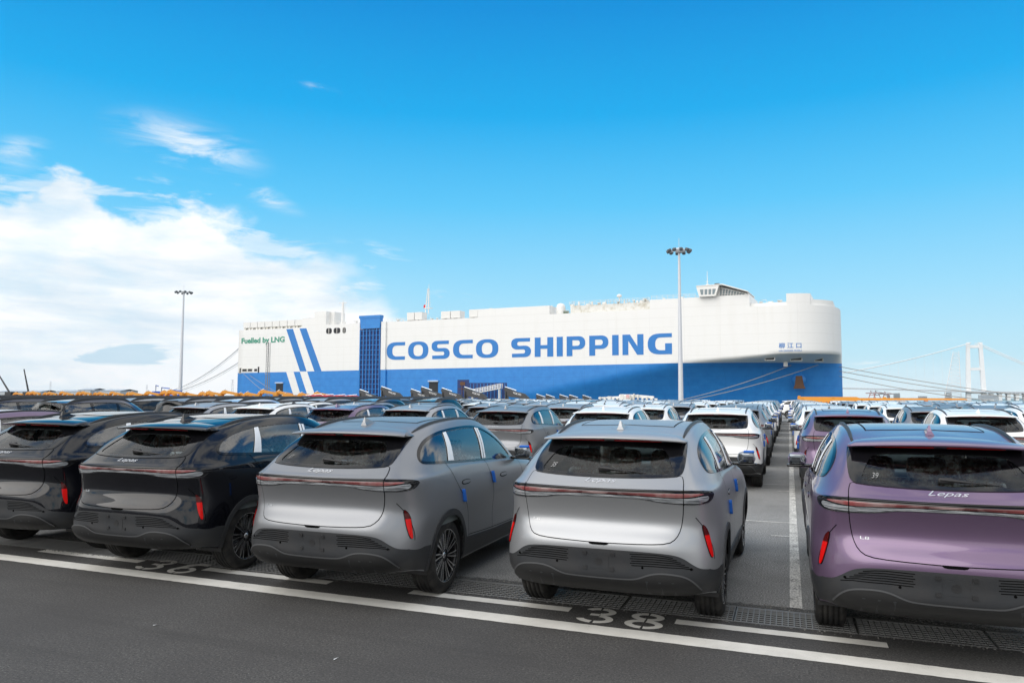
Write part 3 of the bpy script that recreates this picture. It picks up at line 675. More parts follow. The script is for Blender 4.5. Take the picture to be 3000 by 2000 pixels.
        for p in P:
            w = (p - c0); V += [(p[0] - .008 * np.sign(w[0]) * (abs(w[0]) > .45), p[1] - .008 * np.sign(w[1]) * (abs(w[1]) > .5), p[2]), (p[0] + .001 * np.sign(w[0]) * (abs(w[0]) > .45), p[1] + .001 * np.sign(w[1]) * (abs(w[1]) > .5), p[2])]
        m_ = len(P); F = [(2 * i, 2 * i + 1, 2 * ((i + 1) % m_) + 1, 2 * ((i + 1) % m_)) for i in range(m_)]
        K['sun_seam'] = (V, [(0, 0, 1)] * len(V), F)
    # rails
    def rail(x0, ya, yb, h=.035, w=.018):
        ys = np.linspace(ya, yb, 24); xs = x0 + .0 * ys
        uv = ts([(x, y) for x, y in zip(xs, ys)]); a = np.array(uv); P, N = S.pn(a[:, 0], a[:, 1], 0)
        V = []; F = []
        for i in range(len(P)):
            k = min(1, min(i, len(P) - 1 - i) / 3.5); k = math.sin(k * math.pi / 2); hh = .006 + h * k; ww = w * (.6 + .4 * k)
            for dx_, dz_ in ((-ww, -.004), (-ww * .9, hh * .7), (-ww * .4, hh), (ww * .4, hh), (ww * .9, hh * .7), (ww, -.004)):
                V.append((P[i][0] + dx_, P[i][1], P[i][2] + dz_))
        for i in range(len(P) - 1):
            for j in range(5): F.append((6 * i + j, 6 * i + j + 1, 6 * i + j + 7, 6 * i + j + 6))
        F += [tuple(range(6))[::-1], tuple(6 * (len(P) - 1) + j for j in range(6))]
        return V, F
    K['rail'] = rail(.595, -.17, 1.50, .019, .014) if not boxy else rail(.60, -.55, 1.75, .075, .03)
    # interior shell
    us = np.linspace(-15, 15, 61); vs = np.linspace(2.5, 8.0, 12)
    def sheet(us, vs, off):
        U, V = np.meshgrid(us, vs); P, N = S.pn(U.ravel(), V.ravel(), off); w = len(us)
        F = [(j * w + i, (j + 1) * w + i, (j + 1) * w + i + 1, j * w + i + 1) for j in range(len(vs) - 1) for i in range(w - 1)]
        return [tuple(p) for p in P], F
    K['lining'] = sheet(us, vs, -.035); K['headliner'] = sheet(us, np.linspace(10.35, S.L - 1, 8), -.03)
    K['S'] = S
    return K
BOXY_DLO = [(-.66, 1.36), (-.66, 1.60), (-.60, 1.655), (-.3, 1.68), (.5, 1.695), (1.2, 1.685), (1.45, 1.64), (1.66, 1.50), (1.86, 1.33), (1.88, 1.295), (1.6, 1.29), (.6, 1.305), (-.3, 1.32), (-.62, 1.33)]
BOXY_CLEAR = sym([(0, 1.66), (.45, 1.655), (.55, 1.63), (.60, 1.45), (.61, 1.36), (.57, 1.335), (0, 1.325)])
BOXY_FRIT = sym([(0, 1.70), (.50, 1.695), (.62, 1.68), (.68, 1.50), (.70, 1.34), (.66, 1.30), (0, 1.29)])
def boxy_rings():
    o = []
    for j, rg in enumerate(SUV):
        q = []
        for i, (x, y, z) in enumerate(rg):
            if j >= 1:
                k = (0, .02, .03, .03, .03, .04, .05, .07, .075, .09, .10, .105, .11, .11)[j]; z += k
            if i <= 9 and j >= 6:     # upright tail
                pull = {6: -.0, 7: -.03, 8: -.10, 9: -.29, 10: -.42, 11: -.42, 12: -.38, 13: -.2}[j]; y += pull * max(0, 1 - i / (8.0 if j < 11 else 10.))
            if j in (9, 10, 11): x *= {9: 1.025, 10: 1.05, 11: 1.04}[j]
            q.append((x, y, z))
        o.append(q)
    return o

def spoiler_mesh(S):
    xs = np.linspace(-.648, .648, 33); V = []; F = []
    k = 6
    for x in xs:
        q = x / .65; te = (-.595 + .165 * q * q, 1.600 - .028 * q * q)                 # trailing edge (y,z)
        yr = -.14 + .0 * q
        # roof line points
        xr = x * .93
        (u, v), = S.solve('top', [(xr * .88, yr)]); P, N = S.pn([u], [v], .004); P = P[0]
        (u2, v2), = S.solve('rear', [(x * .985, 1.548 + .006 * q * q)]); B, _ = S.pn([u2], [v2], .004); B = B[0]
        ymid, zmid = (P[1] + te[0]) / 2, (P[2] + te[1]) / 2 + .010
        sec = [(P[0], P[1], P[2] - .004), ((P[0] + x) / 2, ymid, zmid), (x, te[0] + .012, te[1] + .001), (x, te[0], te[1] - .006), (x, te[0] + .006, te[1] - .020), (B[0], B[1], B[2])]
        V += sec
    n = len(xs)
    for i in range(n - 1):
        for j in range(k - 1): F.append((k * i + j, k * i + j + 1, k * (i + 1) + j + 1, k * (i + 1) + j))
    F += [tuple(range(k)), tuple(k * (n - 1) + j for j in range(k))[::-1]]
    top = [f for f in F]
    return V, F

def wheel_parts():
    t_ = MB(); r = .366; w = .118
    prof = [(-w, .255), (-w - .004, .30), (-w + .004, .335), (-w + .022, .358), (-w + .030, .3615)]
    for g in (-.062, -.022, .022, .062):
        prof += [(g - .0075, .3665), (g - .006, .357), (g + .006, .357), (g + .0075, .3665)]
    prof += [(w - .030, .3615), (w - .022, .358), (w - .004, .335), (w + .004, .30), (w, .255)]
    t_.lathe([(a, b) for a, b in prof], 'x', n=56)
    tyre_me = t_.mesh('tyre', M['rubber'])
    rim = MB().lathe([(w - .006, .262), (w - .002, .250), (w - .02, .242), (.0, .235), (-w, .25)], 'x', n=48)
    rim.lathe([(.045, .0), (.045, .235)], 'x', n=40); rim.lathe([(.088, 0), (.088, .05), (.06, .07)], 'x', n=20)
    rim_me = rim.mesh('rim', M['wheel_black'])
    sp = MB()
    for k in range(20):
        a = 2 * math.pi * k / 20 + (.045 if k % 2 else -.045)
        pts = []
        for rr, hw, xx, tw in ((.062, .0035, .098, 0), (.15, .005, .104, .03), (.246, .008, .112, .07)):
            aa = a + tw; c = Vector((0, math.cos(aa), math.sin(aa))); s = Vector((0, -math.sin(aa), math.cos(aa)))
            pts.append([(Vector((xx, 0, 0)) + c * rr + s * hw), (Vector((xx, 0, 0)) + c * rr - s * hw), (Vector((xx - .02, 0, 0)) + c * rr - s * hw), (Vector((xx - .02, 0, 0)) + c * rr + s * hw)])
        V = [tuple(p) for q in pts for p in q]; F = []
        for i in range(2):
            for j in range(4): F.append((4 * i + j, 4 * i + (j + 1) % 4, 4 * i + 4 + (j + 1) % 4, 4 * i + 4 + j))
        F += [(0, 1, 2, 3), (8, 11, 10, 9)]
        sp.add(V, F)
    sp.lathe([(w - .001, .262), (w + .001, .257), (w - .003, .250)], 'x', n=48)
    sp.lathe([(.093, .0), (.093, .028), (.086, .030)], 'x', n=16)
    sp_me = sp.mesh('spokes', M['alloy'])
    return tyre_me, rim_me, sp_me
WHEEL = wheel_parts()
def flipmesh(me):
    c = me.copy(); c.transform(Matrix.Scale(-1, 4, (1, 0, 0))); c.flip_normals(); return c
WHEEL_L = tuple(flipmesh(m) for m in WHEEL)

def seat_parts(x, y, z, head=True, width=.50, back=.62):
    m = MB(); rot = Matrix.Rotation(R(-16), 3, 'X')
    rbox(m, (x, y + .22, z), (width, .50, .16), .06)
    rbox(m, (x, y - .06, z + back / 2 + .02), (width * .94, .13, back), .055, rot)
    if head: rbox(m, (x, y - .165, z + back + .10), (.28, .10, .19), .045, rot)
    return m
def solid(name, data, mat, smooth=True):
    V, F = data; mb = MB(); mb.add(V, F, smooth); return mb.mesh(name, mat)
def project_text(S, me, cx, cz, wid, hei, off, view='rear'):
    co = np.array([v.co for v in me.vertices]); mn = co.min(0); mx = co.max(0)
    x = (co[:, 0] - (mn[0] + mx[0]) / 2) / (mx[0] - mn[0]) * wid + cx; z = (co[:, 1] - mn[1]) / (mx[1] - mn[1]) * hei + cz
    uv = np.array(S.solve(view, np.stack([x, z], 1))); d = np.where(co[:, 2] > (mn[2] + mx[2]) / 2, off, off * .3) if mx[2] - mn[2] > 1e-6 else off
    P, N = S.pn(uv[:, 0], uv[:, 1], 0); P = P + N * (d[:, None] if not np.isscalar(d) else d)
    for v, p in zip(me.vertices, P): v.co = p
    me.update(); return me

def meshes_for(K, boxy=False):
    """turn the shape data into shared Blender meshes"""
    G = {}; S = K['S']
    G['body'] = nmesh('body', K['body'], PAINT['silver'])
    both = lambda p: fuse(p, True)
    if not boxy:
        G['tailgate'] = nmesh('tailgate', K['tailgate'], PAINT['silver'])
        G['seam'] = nmesh('tailgate_seam', K['gate_seam'], M['seam'])
        G['cladding'] = nmesh('bumper_cladding', K['cladding'], M['cladding']); G['diffuser'] = nmesh('diffuser', K['diffuser'], M['diffuser'])
        G['lip'] = nmesh('diffuser_lip_highlight', K['lip'], M['lip']); G['rib'] = [nmesh('diffuser_rib', q, M['cladding']) for p in K['rib'] for q in (p, flip(p))]
        G['groove'] = [nmesh('bumper_groove', q, M['seam']) for p in K['groove'] for q in (p, flip(p))]
        G['plate'] = nmesh('plate_recess', K['plate'], M['cladding']); G['tow'] = nmesh('towing_cap', K['tow'], M['trim'])
        G['mount'] = [nmesh('plate_mount', p, M['trim']) for p in K['mount']]
        G['sensor'] = [nmesh('parking_sensor', p, M['seam']) for p in K['sensor']]
        G['latch'] = nmesh('tailgate_handle', K['latch'], M['seam'])
        G['lamp'] = nmesh('tail_lamp_bar', K['lamp'], M['gloss_black']); G['lred'] = nmesh('red_light_strip', K['lred'], M['lamp_red'])
        G['lclear'] = nmesh('clear_light_strip', K['lclear'], M['lamp_clear']); G['lline'] = nmesh('lamp_groove', K['lline'], M['seam'])
        G['lseam'] = [nmesh('lamp_seam', q, M['seam']) for q in (K['lampseam'], flip(K['lampseam']))]; G['ledge'] = nmesh('chrome_edge', fuse([K['lampedge']], True), M['dim_chrome'])
        G['fog'] = [nmesh('rear_reflector', K['fog'], M['reflector']), nmesh('rear_reflector', flip(K['fog']), M['reflector'])]
        G['fogp'] = nmesh('reflector_pocket', fuse([K['fogpocket']], True), M['gloss_black'])
        G['crease'] = nmesh('bumper_crease_shade', fuse([K['crease']], True), M['seam'])
        G['spoiler'] = solid('roof_spoiler', spoiler_mesh(S), PAINT['silver'])
        G['sunroof'] = nmesh('sunroof', K['sunroof'], M['gloss_black']); G['sun_seam'] = nmesh('sunroof_seam', K['sun_seam'], M['seam'])
        G['film'] = [[nmesh('pillar_film', p, M['film']) for p in K['pillar_film']], [nmesh('pillar_film', flip(p), M['film']) for p in K['pillar_film']]]
        # emblem and badge
        e = text_mesh('Lepas', 'emblem_lettering', M['bright'], 1, .12, -.004, .45); G['emblem'] = project_text(S, e, -.008, 1.222, .270, .038, .009)
        e = text_mesh('L8', 'model_badge', M['dim_chrome'], 1, .1, .0); G['badge'] = project_text(S, e, -.575, .885, .062, .022, .006)
        bs = MB(); 
        for s_ in (-1, 1):
            pts = [(s_ * x, -.5605 + .15 * (x / .65) ** 2, 1.5735 - .012 * (x / .65) ** 2) for x in np.linspace(.045, .45, 10)]
            V = []; F = []
            for i, p in enumerate(pts): V += [(p[0], p[1], p[2] + .004), (p[0], p[1] + .008, p[2] - .010), (p[0], p[1] + .03, p[2] - .008)]
            for i in range(len(pts) - 1):
                for j in range(2): F.append((3 * i + j, 3 * i + j + 1, 3 * i + j + 4, 3 * i + j + 3))
            bs.add(V, F, False)
        G['brake'] = bs.mesh('brake_light_strip', M['red_lens'])
        wp = MB(); rbox(wp, (.0, -.735, 1.336), (.11, .045, .05), .018); wp.tube([(-.04, -.745, 1.345), (.05, -.755, 1.338), (.16, -.748, 1.328)], .016, 8, .010)
        wp.tube([(.10, -.752, 1.334), (.36, -.728, 1.312)], .007, 6, .005)
        G['wiper'] = wp.mesh('rear_wiper', M['trim'])
        fn = MB(); fn.add([(-.034, -.11, 1.645), (.034, -.11, 1.645), (.032, .10, 1.668), (-.032, .10, 1.668), (-.017, -.105, 1.676), (.017, -.105, 1.676), (.005, -.09, 1.728), (-.005, -.09, 1.728), (.005, .0, 1.700), (-.005, .0, 1.700), (-.012, .09, 1.674), (.012, .09, 1.674)],
               [(0, 1, 5, 4), (4, 5, 6, 7), (1, 2, 11, 5), (5, 11, 8, 6), (0, 4, 10, 3), (4, 7, 9, 10), (7, 6, 8, 9), (9, 8, 11, 10), (3, 10, 11, 2)], False)
        G['fin'] = fn.mesh('roof_antenna', PAINT['silver'])
        hf = S.patch(S.solve('front', [(-.5, 1.09), (.5, 1.09), (.45, 1.12), (-.45, 1.12)]) if False else [(13.0, 6.3), (17.0, 6.3), (17.0, 7.55), (13.0, 7.55)], [], .006, 0, .25, .2)
        G['hood_film'] = nmesh('hood_film', hf, M['film'])
        hl = [nmesh('headlamp', S.patch([(12.4, 5.3), (13.6, 5.5), (13.5, 5.9), (12.3, 5.95)], [], .008, .008, .2, .2), M['headlamp'])]
        hl.append(nmesh('headlamp', flip(S.patch([(12.4, 5.3), (13.6, 5.5), (13.5, 5.9), (12.3, 5.95)], [], .008, .008, .2, .2)), M['headlamp'])); G['head'] = hl
        G['grille'] = nmesh('grille', S.patch([(13.9, 1.2), (16.1, 1.2), (16.3, 3.6), (13.7, 3.6)], [], .006, .006, .2, .2), M['gloss_black'])
    else:
        G['lampb'] = [nmesh('tail_lamp', K['lampb'], M['red_lens']), nmesh('tail_lamp', flip(K['lampb']), M['red_lens'])]
        sp = MB(); rbox(sp, (0, -.93, 1.715), (1.16, .20, .035), .015); G['spoiler'] = sp.mesh('roof_spoiler', M['trim'])
    G['frit'] = nmesh('window_surround', K['frit'], M['gloss_black'])
    G['rear_glass'] = nmesh('rear_window', K['rear_glass'], M['rear_glass'])
    G['dlo'] = [nmesh('side_window_trim', K['dlo_trim'], M['gloss_black']), nmesh('side_window_trim', flip(K['dlo_trim']), M['gloss_black'])]
    gm = [M['dark_glass'], M['side_glass'], M['side_glass']]
    G['win'] = [[nmesh('side_window', p, g) for p, g in zip(K['windows'], gm)], [nmesh('side_window', flip(p), g) for p, g in zip(K['windows'], gm)]]
    G['screen'] = nmesh('windscreen', K['windscreen'], M['screen_glass'])
    G['arch'] = [[nmesh('wheel_arch_trim', p, M['cladding']) for p in K['arch']], [nmesh('wheel_arch_trim', flip(p), M['cladding']) for p in K['arch']]]
    G['sill'] = [nmesh('sill', K['sill'], M['cladding']), nmesh('sill', flip(K['sill']), M['cladding'])]
    G['dseam'] = nmesh('door_seams', fuse(K['seams'], True), M['seam'])
    G['pocket'] = nmesh('handle_pockets', fuse(K['pocket'], True), M['seam'])
    G['handle'] = [[nmesh('door_handle', p, PAINT['silver']) for p in K['handle']], [nmesh('door_handle', flip(p), PAINT['silver']) for p in K['handle']]]
    G['pads'] = [[nmesh('foam_door_guard', p, M['foam']) for p in K['pads']], [nmesh('foam_door_guard', flip(p), M['foam']) for p in K['pads']]]
    V, F = K['rail']; G['rail'] = [solid('roof_rail', (V, F), M['trim']), flipmesh(solid('roof_rail', (V, F), M['trim']))]
    li = MB(); li.add(*K['lining'], True); li.box(-.55, .55, -.6, 3.1, .38, .41); li.box(-.8, .8, 2.15, 2.75, .6, 1.13); li.box(-.60, .60, -.60, -.55, .5, 1.2)
    rbox(li, (0, 2.1, 1.10), (1.45, .4, .12), .05)
    G['lining'] = li.mesh('cabin_lining', M['cabin'])
    hl = MB(); hl.add(*K['headliner'], True); G['headliner'] = hl.mesh('headliner', M['dash'])
    rs_ = MB()
    rbox(rs_, (0, .62, .62), (1.30, .52, .18), .07); rbox(rs_, (0, .30, .95), (1.30, .15, .62), .06, Matrix.Rotation(R(-20), 3, 'X'))
    G['rear_bench'] = rs_.mesh('rear_bench', M['seat'])
    hr = []
    for x in (-.40, .0, .40):
        m = MB(); rbox(m, (x, .12, 1.355), (.31, .12, .19), .055, Matrix.Rotation(R(-14), 3, 'X')); m.tube([(x - .05, .17, 1.2), (x - .05, .14, 1.3)], .007, 6); m.tube([(x + .05, .17, 1.2), (x + .05, .14, 1.3)], .007, 6)
        hr.append(m.mesh('headrest', M['seat']))
    G['headrest'] = hr
    G['front_seat'] = [seat_parts(x, 1.38, .60, True, .52, .64).mesh('front_seat', M['seat']) for x in (-.38, .38)]
    st = MB(); rr = []
    rotm = Matrix.Rotation(R(25), 3, 'X')
    pts = [rotm @ Vector((.185 * math.cos(a), 0, .185 * math.sin(a))) + Vector((-.38, 1.80, 1.10)) for a in np.linspace(0, 2 * math.pi, 25)]
    st.tube(pts, .014, 6, cap=False); G['steer'] = st.mesh('steering_wheel', M['trim'])
    ww = MB()
    for yc in (0, 2.79):
        for s_ in (-1, 1):
            an = np.linspace(-.25, math.pi + .25, 20); V = []; F = []
            for a in an:
                for x in (.56, .905): V.append((s_ * x, yc + .425 * math.cos(a), .365 + .425 * math.sin(a)))
            n = len(an); F = [(2 * i, 2 * i + 1, 2 * i + 3, 2 * i + 2) for i in range(n - 1)]; ww.add(V, F, True)
            ww.add([V[2 * i] for i in range(n)], [tuple(range(n))])
    ww.box(-.55, .55, -.45, 3.3, .29, .34)
    G['under'] = ww.mesh('underbody', M['trim'])
    mr = MB(); rbox(mr, (1.015, 2.005, 1.255), (.20, .13, .15), .06); mir_s = mr.mesh('door_mirror', PAINT['silver'])
    mc = MB(); rbox(mc, (1.015, 1.936, 1.258), (.165, .012, .11), .005); 
    mg = mc.mesh('mirror_glass', M['mirror'])
    ma = MB(); rbox(ma, (.93, 2.02, 1.185), (.16, .07, .035), .015); rbox(ma, (1.03, 1.99, 1.185), (.2, .11, .03), .014); ma = ma.mesh('mirror_arm', M['gloss_black'])
    mf = MB(); rbox(mf, (1.045, 1.98, 1.325), (.12, .07, .03), .012); mf = mf.mesh('foam_mirror_guard', M['foam'])
    G['mirror'] = [(mir_s, mg, ma, mf), tuple(flipmesh(q) for q in (mir_s, mg, ma, mf))]
    return G
_coloured = {}
def pm(me, colour):
    """the same mesh in another paint"""
    k = (me.name, colour)
    if k not in _coloured:
        c = me.copy(); c.materials.clear(); c.materials.append(PAINT[colour]); _coloured[k] = c
    return _coloured[k]
def part(name, me, parent, off=None):
    o = bpy.data.objects.new(name, me)
    if off: o.location = off
    return link(o, parent)

def make_car(G, colour, level, fins='same', foam=True, film=True, roof=None, boxy=False):
    """level 2 = all parts, 1 = outer parts, 0 = a distant car"""
    root = empty('parked_car')
    body = part('body', pm(G['body'], colour), root)
    frit = part('window_surround', G['frit'], root)
    part('rear_window', G['rear_glass'], root)
    part('windscreen', G['screen'], root)
    for s in (0, 1):
        for i, w in enumerate(G['win'][s]): part('side_window', w, root)
        part('side_window_trim', G['dlo'][s], root)
        part('roof_rail', G['rail'][s], root)
        a, b, c, d = G['mirror'][s]
        m = part('door_mirror', pm(a, colour), root); part('mirror_glass', b, m); part('mirror_arm', c, m)
        if foam and level: part('foam_mirror_guard', d, root)
    part('cabin_lining', G['lining'], root); part('headliner', G['headliner'], root); part('underbody', G['under'], root)
    for s, W_ in ((1, WHEEL), (-1, WHEEL_L)):
        for y in (0, 2.79):
            w = part('wheel', W_[0], root, (s * .80, y, .366)); part('rim', W_[1], w)
            if level: part('spokes', W_[2], w)
    sp = part('roof_spoiler', G['spoiler'] if boxy else pm(G['spoiler'], colour), root)
    for s in (0, 1):
        for w in G['arch'][s]: part('wheel_arch_trim', w, root)
        part('sill', G['sill'][s], root)
    for m in G['front_seat'] + [G['rear_bench']] + G['headrest'][::1]: part(m.name.split('.')[0], m, root)
    if boxy:
        for m in G['lampb']: part('tail_lamp', m, root)
        if level:
            part('door_seams', G['dseam'], root)
        return root
    lamp = part('tail_lamp_bar', G['lamp'], root)
    part('red_light_strip', G['lred'], lamp); part('clear_light_strip', G['lclear'], lamp)
    part('bumper_cladding', G['cladding'], root); part('brake_light', G['brake'], root)
    part('roof_antenna', G['fin'] and (pm(G['fin'], colour) if fins == 'same' else pm(G['fin'], 'black')), root)
    part('sunroof', G['sunroof'] if colour in ('black',) else pm(G['sunroof'], roof or colour), root)  # body paint on the glass stands in for its bright sky reflection
    for m in G['fog']: part('rear_reflector', m, root)
    if level:
        part('tailgate', pm(G['tailgate'], colour), root); part('tailgate_seam', G['seam'], root)
        part('sunroof_seam', G['sun_seam'], root)
        part('lamp_groove', G['lline'], lamp); part('chrome_edge', G['ledge'], lamp); [part('lamp_seam', q, lamp) for q in G['lseam']]
        part('diffuser_lip_highlight', G['lip'], part('diffuser', G['diffuser'], root)); part('reflector_pocket', G['fogp'], root); part('bumper_crease_shade', G['crease'], root)
        part('door_seams', G['dseam'], root); part('handle_pockets', G['pocket'], root)
        for s in (0, 1):
            for m in G['handle'][s]: part('door_handle', pm(m, colour), root)
            if film:
                for m in G['film'][s]: part('pillar_film', m, root)
            if foam:
                for m in G['pads'][s]: part('foam_door_guard', m, root)
        part('emblem_lettering', G['emblem'], root); part('rear_wiper', G['wiper'], root)
        part('steering_wheel', G['steer'], root)
        if film: part('hood_film', G['hood_film'], root)
        for m in G['head']: part('headlamp', m, root)
        part('grille', G['grille'], root)
    if level == 2:
        [part('diffuser_rib', q, root) for q in G['rib']]; [part('bumper_groove', q, root) for q in G['groove']]
        p = part('plate_recess', G['plate'], root); part('towing_cap', G['tow'], p)
        for m in G['mount']: part('plate_mount', m, root)
        for m in G['sensor']: part('parking_sensor', m, root)
        part('tailgate_handle', G['latch'], root); part('model_badge', G['badge'], root)
    return root
K_SUV = build_kind(Surf(SUV)); G_SUV = meshes_for(K_SUV)
K_BOX = build_kind(Surf(boxy_rings()), True); G_BOX = meshes_for(K_BOX, True)
# ================================================================ ground
def asphalt(t, p):
    v = geo(t)
    fine = t.noise(v, 58, 4, .85); mid = t.noise(v, 24, 5, .75); big = t.noise(v, .7, 5, .6)
    c = t.ramp(fine, [(.34, (.010, .010, .010)), (.49, (.042, .0405, .039)), (.60, (.10, .097, .092)), (.70, (.34, .33, .31))])
    c = t.mix(t.mrange(mid, .42, .66, 0, .5), c, (.085, .080, .075)); c = t.mix(t.mrange(big, .40, .62, 0, .55), c, (.038, .036, .035))
    st = t.n('ShaderNodeMapping'); t.l(v, st.inputs[0]); st.inputs['Scale'].default_value = (.25, 3.2, 1); st.inputs['Rotation'].default_value = (0, 0, -.05)
    c = t.mix(t.mrange(t.noise(st.outputs[0], 1.0, 4, .6), .52, .68, 0, .4), c, (.030, .029, .028))
    c = t.mix(t.mrange(t.noise(v, 2.7, 6, .75), .62, .72, 0, .35), c, (.10, .095, .088))
    t.l(c, p.inputs['Base Color']); bump(t, p, t.noise(v, 120, 3, .7), .45, .004)
M['asphalt'] = principled('dark_road_asphalt', (.05, .05, .05), .85, fn=asphalt)
def lot(t, p):
    v = geo(t)
    vo = t.n('ShaderNodeTexVoronoi'); t.l(v, vo.inputs[0]); vo.inputs['Scale'].default_value = 48
    fine = t.noise(v, 62, 4, .85); big = t.noise(v, .45, 6, .62); patch = t.noise(v, 2.2, 4, .6)
    c = t.ramp(fine, [(.36, (.03, .03, .029)), (.46, (.17, .168, .16)), (.56, (.34, .335, .32)), (.66, (.70, .69, .66))])
    c = t.mix(t.mrange(vo.outputs[0], .1, .5, .35, 0), c, (.05, .05, .048))
    c = t.mix(t.mrange(big, .42, .62, 0, .5), c, (.14, .137, .13)); c = t.mix(t.mrange(patch, .55, .75, 0, .4), c, (.09, .088, .084))
    t.l(c, p.inputs['Base Color']); bump(t, p, fine, .7, .008)
M['lot'] = principled('worn_aggregate_paving', (.15, .15, .15), .9, fn=lot)
def rubble(t, p):
    v = geo(t); n = t.noise(v, 60, 4, .8); t.l(t.ramp(n, [(.35, (.02, .02, .019)), (.52, (.10, .10, .095)), (.68, (.32, .31, .29))]), p.inputs['Base Color']); bump(t, p, n, 1, .02)
M['rubble'] = principled('broken_concrete_edge', (.1, .1, .1), .95, fn=rubble)
def roadpaint(worn):
    def fn(t, p):
        v = geo(t); n = t.noise(v, 40, 5, .8); b = t.noise(v, 4, 5, .65)
        c = t.mix(t.mrange(b, .3, .75), (.70, .68, .63), (.56, .545, .50))
        c = t.mix(t.mrange(t.math('ADD', n, t.math('MULTIPLY', b, .3)), .80 - worn * .16, .88 - worn * .1, 0, .9), c, (.07, .068, .065))
        c = t.mix(t.mrange(t.noise(v, 180, 2, .6), .62, .72, 0, .5), c, (.2, .19, .18)); t.l(c, p.inputs['Base Color'])
    return fn
M['line'] = principled('cream_road_paint', (.7, .68, .63), .75, fn=roadpaint(0)); M['old_line'] = principled('worn_white_lane_paint', (.7, .7, .68), .85, fn=roadpaint(1.25))
def sheet(name, x0, x1, y0, y1, z, mat, kind='structure'):
    m = MB(); m.add([(x0, y0, z), (x1, y0, z), (x1, y1, z), (x0, y1, z)], [(0, 1, 2, 3)]); o = m.build(name, mat); o['kind'] = kind; return o
TY0, TY1 = 6.94, 7.42
sheet('road', -600, 400, -60, TY0 - .02, 0, M['asphalt'])
sheet('parking_lot', -600, 400, TY1 + .02, 186, 0, M['lot'])
M['steel'] = principled('galvanised_grating_steel', (.22, .22, .215), .5, .25)
M['pit'] = principled('drain_concrete_in_shade', (.008, .008, .008), .95)  # near-black base puts the shade down in the channel into its colour
m = MB(); X0, X1 = -600, 400
m.add([(X0, TY0, 0), (X1, TY0, 0), (X1, TY0, -.35), (X0, TY0, -.35)], [(0, 1, 2, 3)]); m.add([(X0, TY1, 0), (X1, TY1, 0), (X1, TY1, -.35), (X0, TY1, -.35)], [(3, 2, 1, 0)])
m.add([(X0, TY0, -.35), (X1, TY0, -.35), (X1, TY1, -.35), (X0, TY1, -.35)], [(0, 1, 2, 3)])
m.build('drain_channel', M['pit'])['kind'] = 'structure'
for y0, y1 in ((TY0 - .02, TY0), (TY1, TY1 + .02)): sheet('drain_edge', X0, X1, y0, y1, 0, M['steel'])
# broken concrete margins either side of the drain
def ragged(name, ya, yb, amp, mat, z):
    rr = random.Random(3); xs = np.arange(-24, 8, .035); V = []; F = []
    for x in xs: V += [(x, ya + (rr.random() - .5) * amp * (ya not in (TY0 - .02, TY1 + .02)), z), (x, yb + (rr.random() - .5) * amp * (yb not in (TY0 - .02, TY1 + .02)), z)]
    for i in range(len(xs) - 1): F.append((2 * i, 2 * i + 2, 2 * i + 3, 2 * i + 1))
    m = MB(); m.add(V, F); o = m.build(name, mat); o['kind'] = 'structure'
ragged('concrete_margin', 6.905, TY0 - .02, .02, M['rubble'], .004); ragged('concrete_margin', TY1 + .02, 7.55, .06, M['rubble'], .004)
# loose stone chips along the margins
rr = random.Random(5); m = MB()
for _ in range(2600):
    x = rr.uniform(-13, 4); y = rr.choice((rr.gauss(6.91, .03), rr.gauss(7.50, .05))); s = rr.uniform(.004, .012); h = s * rr.uniform(.5, .9)
    if TY0 - .02 < y < TY1 + .02: continue
    a = rr.random() * 3; c, q = math.cos(a) * s, math.sin(a) * s
    m.add([(x + c, y + q, .004), (x - q, y + c, .004), (x - c, y - q, .004), (x + q * .8, y - c * .8, .004), (x + c * .2, y, .004 + h)], [(0, 1, 4), (1, 2, 4), (2, 3, 4), (3, 0, 4)])
M['chips'] = principled('stone_chips', (.16, .155, .145), .9)
tag(m.build('stone_chips', M['chips']), 'loose pale stone chips scattered along both edges of the drain', 'gravel', kind='stuff')
# grating panels
gm_ = MB(); PL = 1.0
for i in range(21): 
    x = i * (PL - .02) / 20 + .01; gm_.box(x - .0035, x + .0035, TY0 + .008, TY1 - .008, -.018, -.001)
for j in range(8):
    y = TY0 + .025 + j * (TY1 - TY0 - .05) / 7; gm_.box(.008, PL - .012, y - .0035, y + .0035, -.008, .0005)
gm_.box(.004, .010, TY0 + .006, TY1 - .006, -.04, .001); gm_.box(PL - .014, PL - .008, TY0 + .006, TY1 - .006, -.04, .001)
gm_.box(.0101, PL - .0141, TY0 + .004, TY0 + .009, -.04, .001); gm_.box(.0101, PL - .0141, TY1 - .009, TY1 - .004, -.04, .001)
gme = gm_.mesh('grating_panel', M['steel'])
gr = empty('drain_grating'); tag(gr, 'galvanised steel drain grating running under the rear wheels of the front row', 'drain grating')
for i in range(18): link(bpy.data.objects.new('grating_panel', gme), gr).location = (-13.5 + i, 0, 0)
for k, (x0, x1) in enumerate(((-60, -13.5), (4.5, 30))):
    sheet('drain_cover', x0, x1, TY0, TY1, -.01, M['steel'])
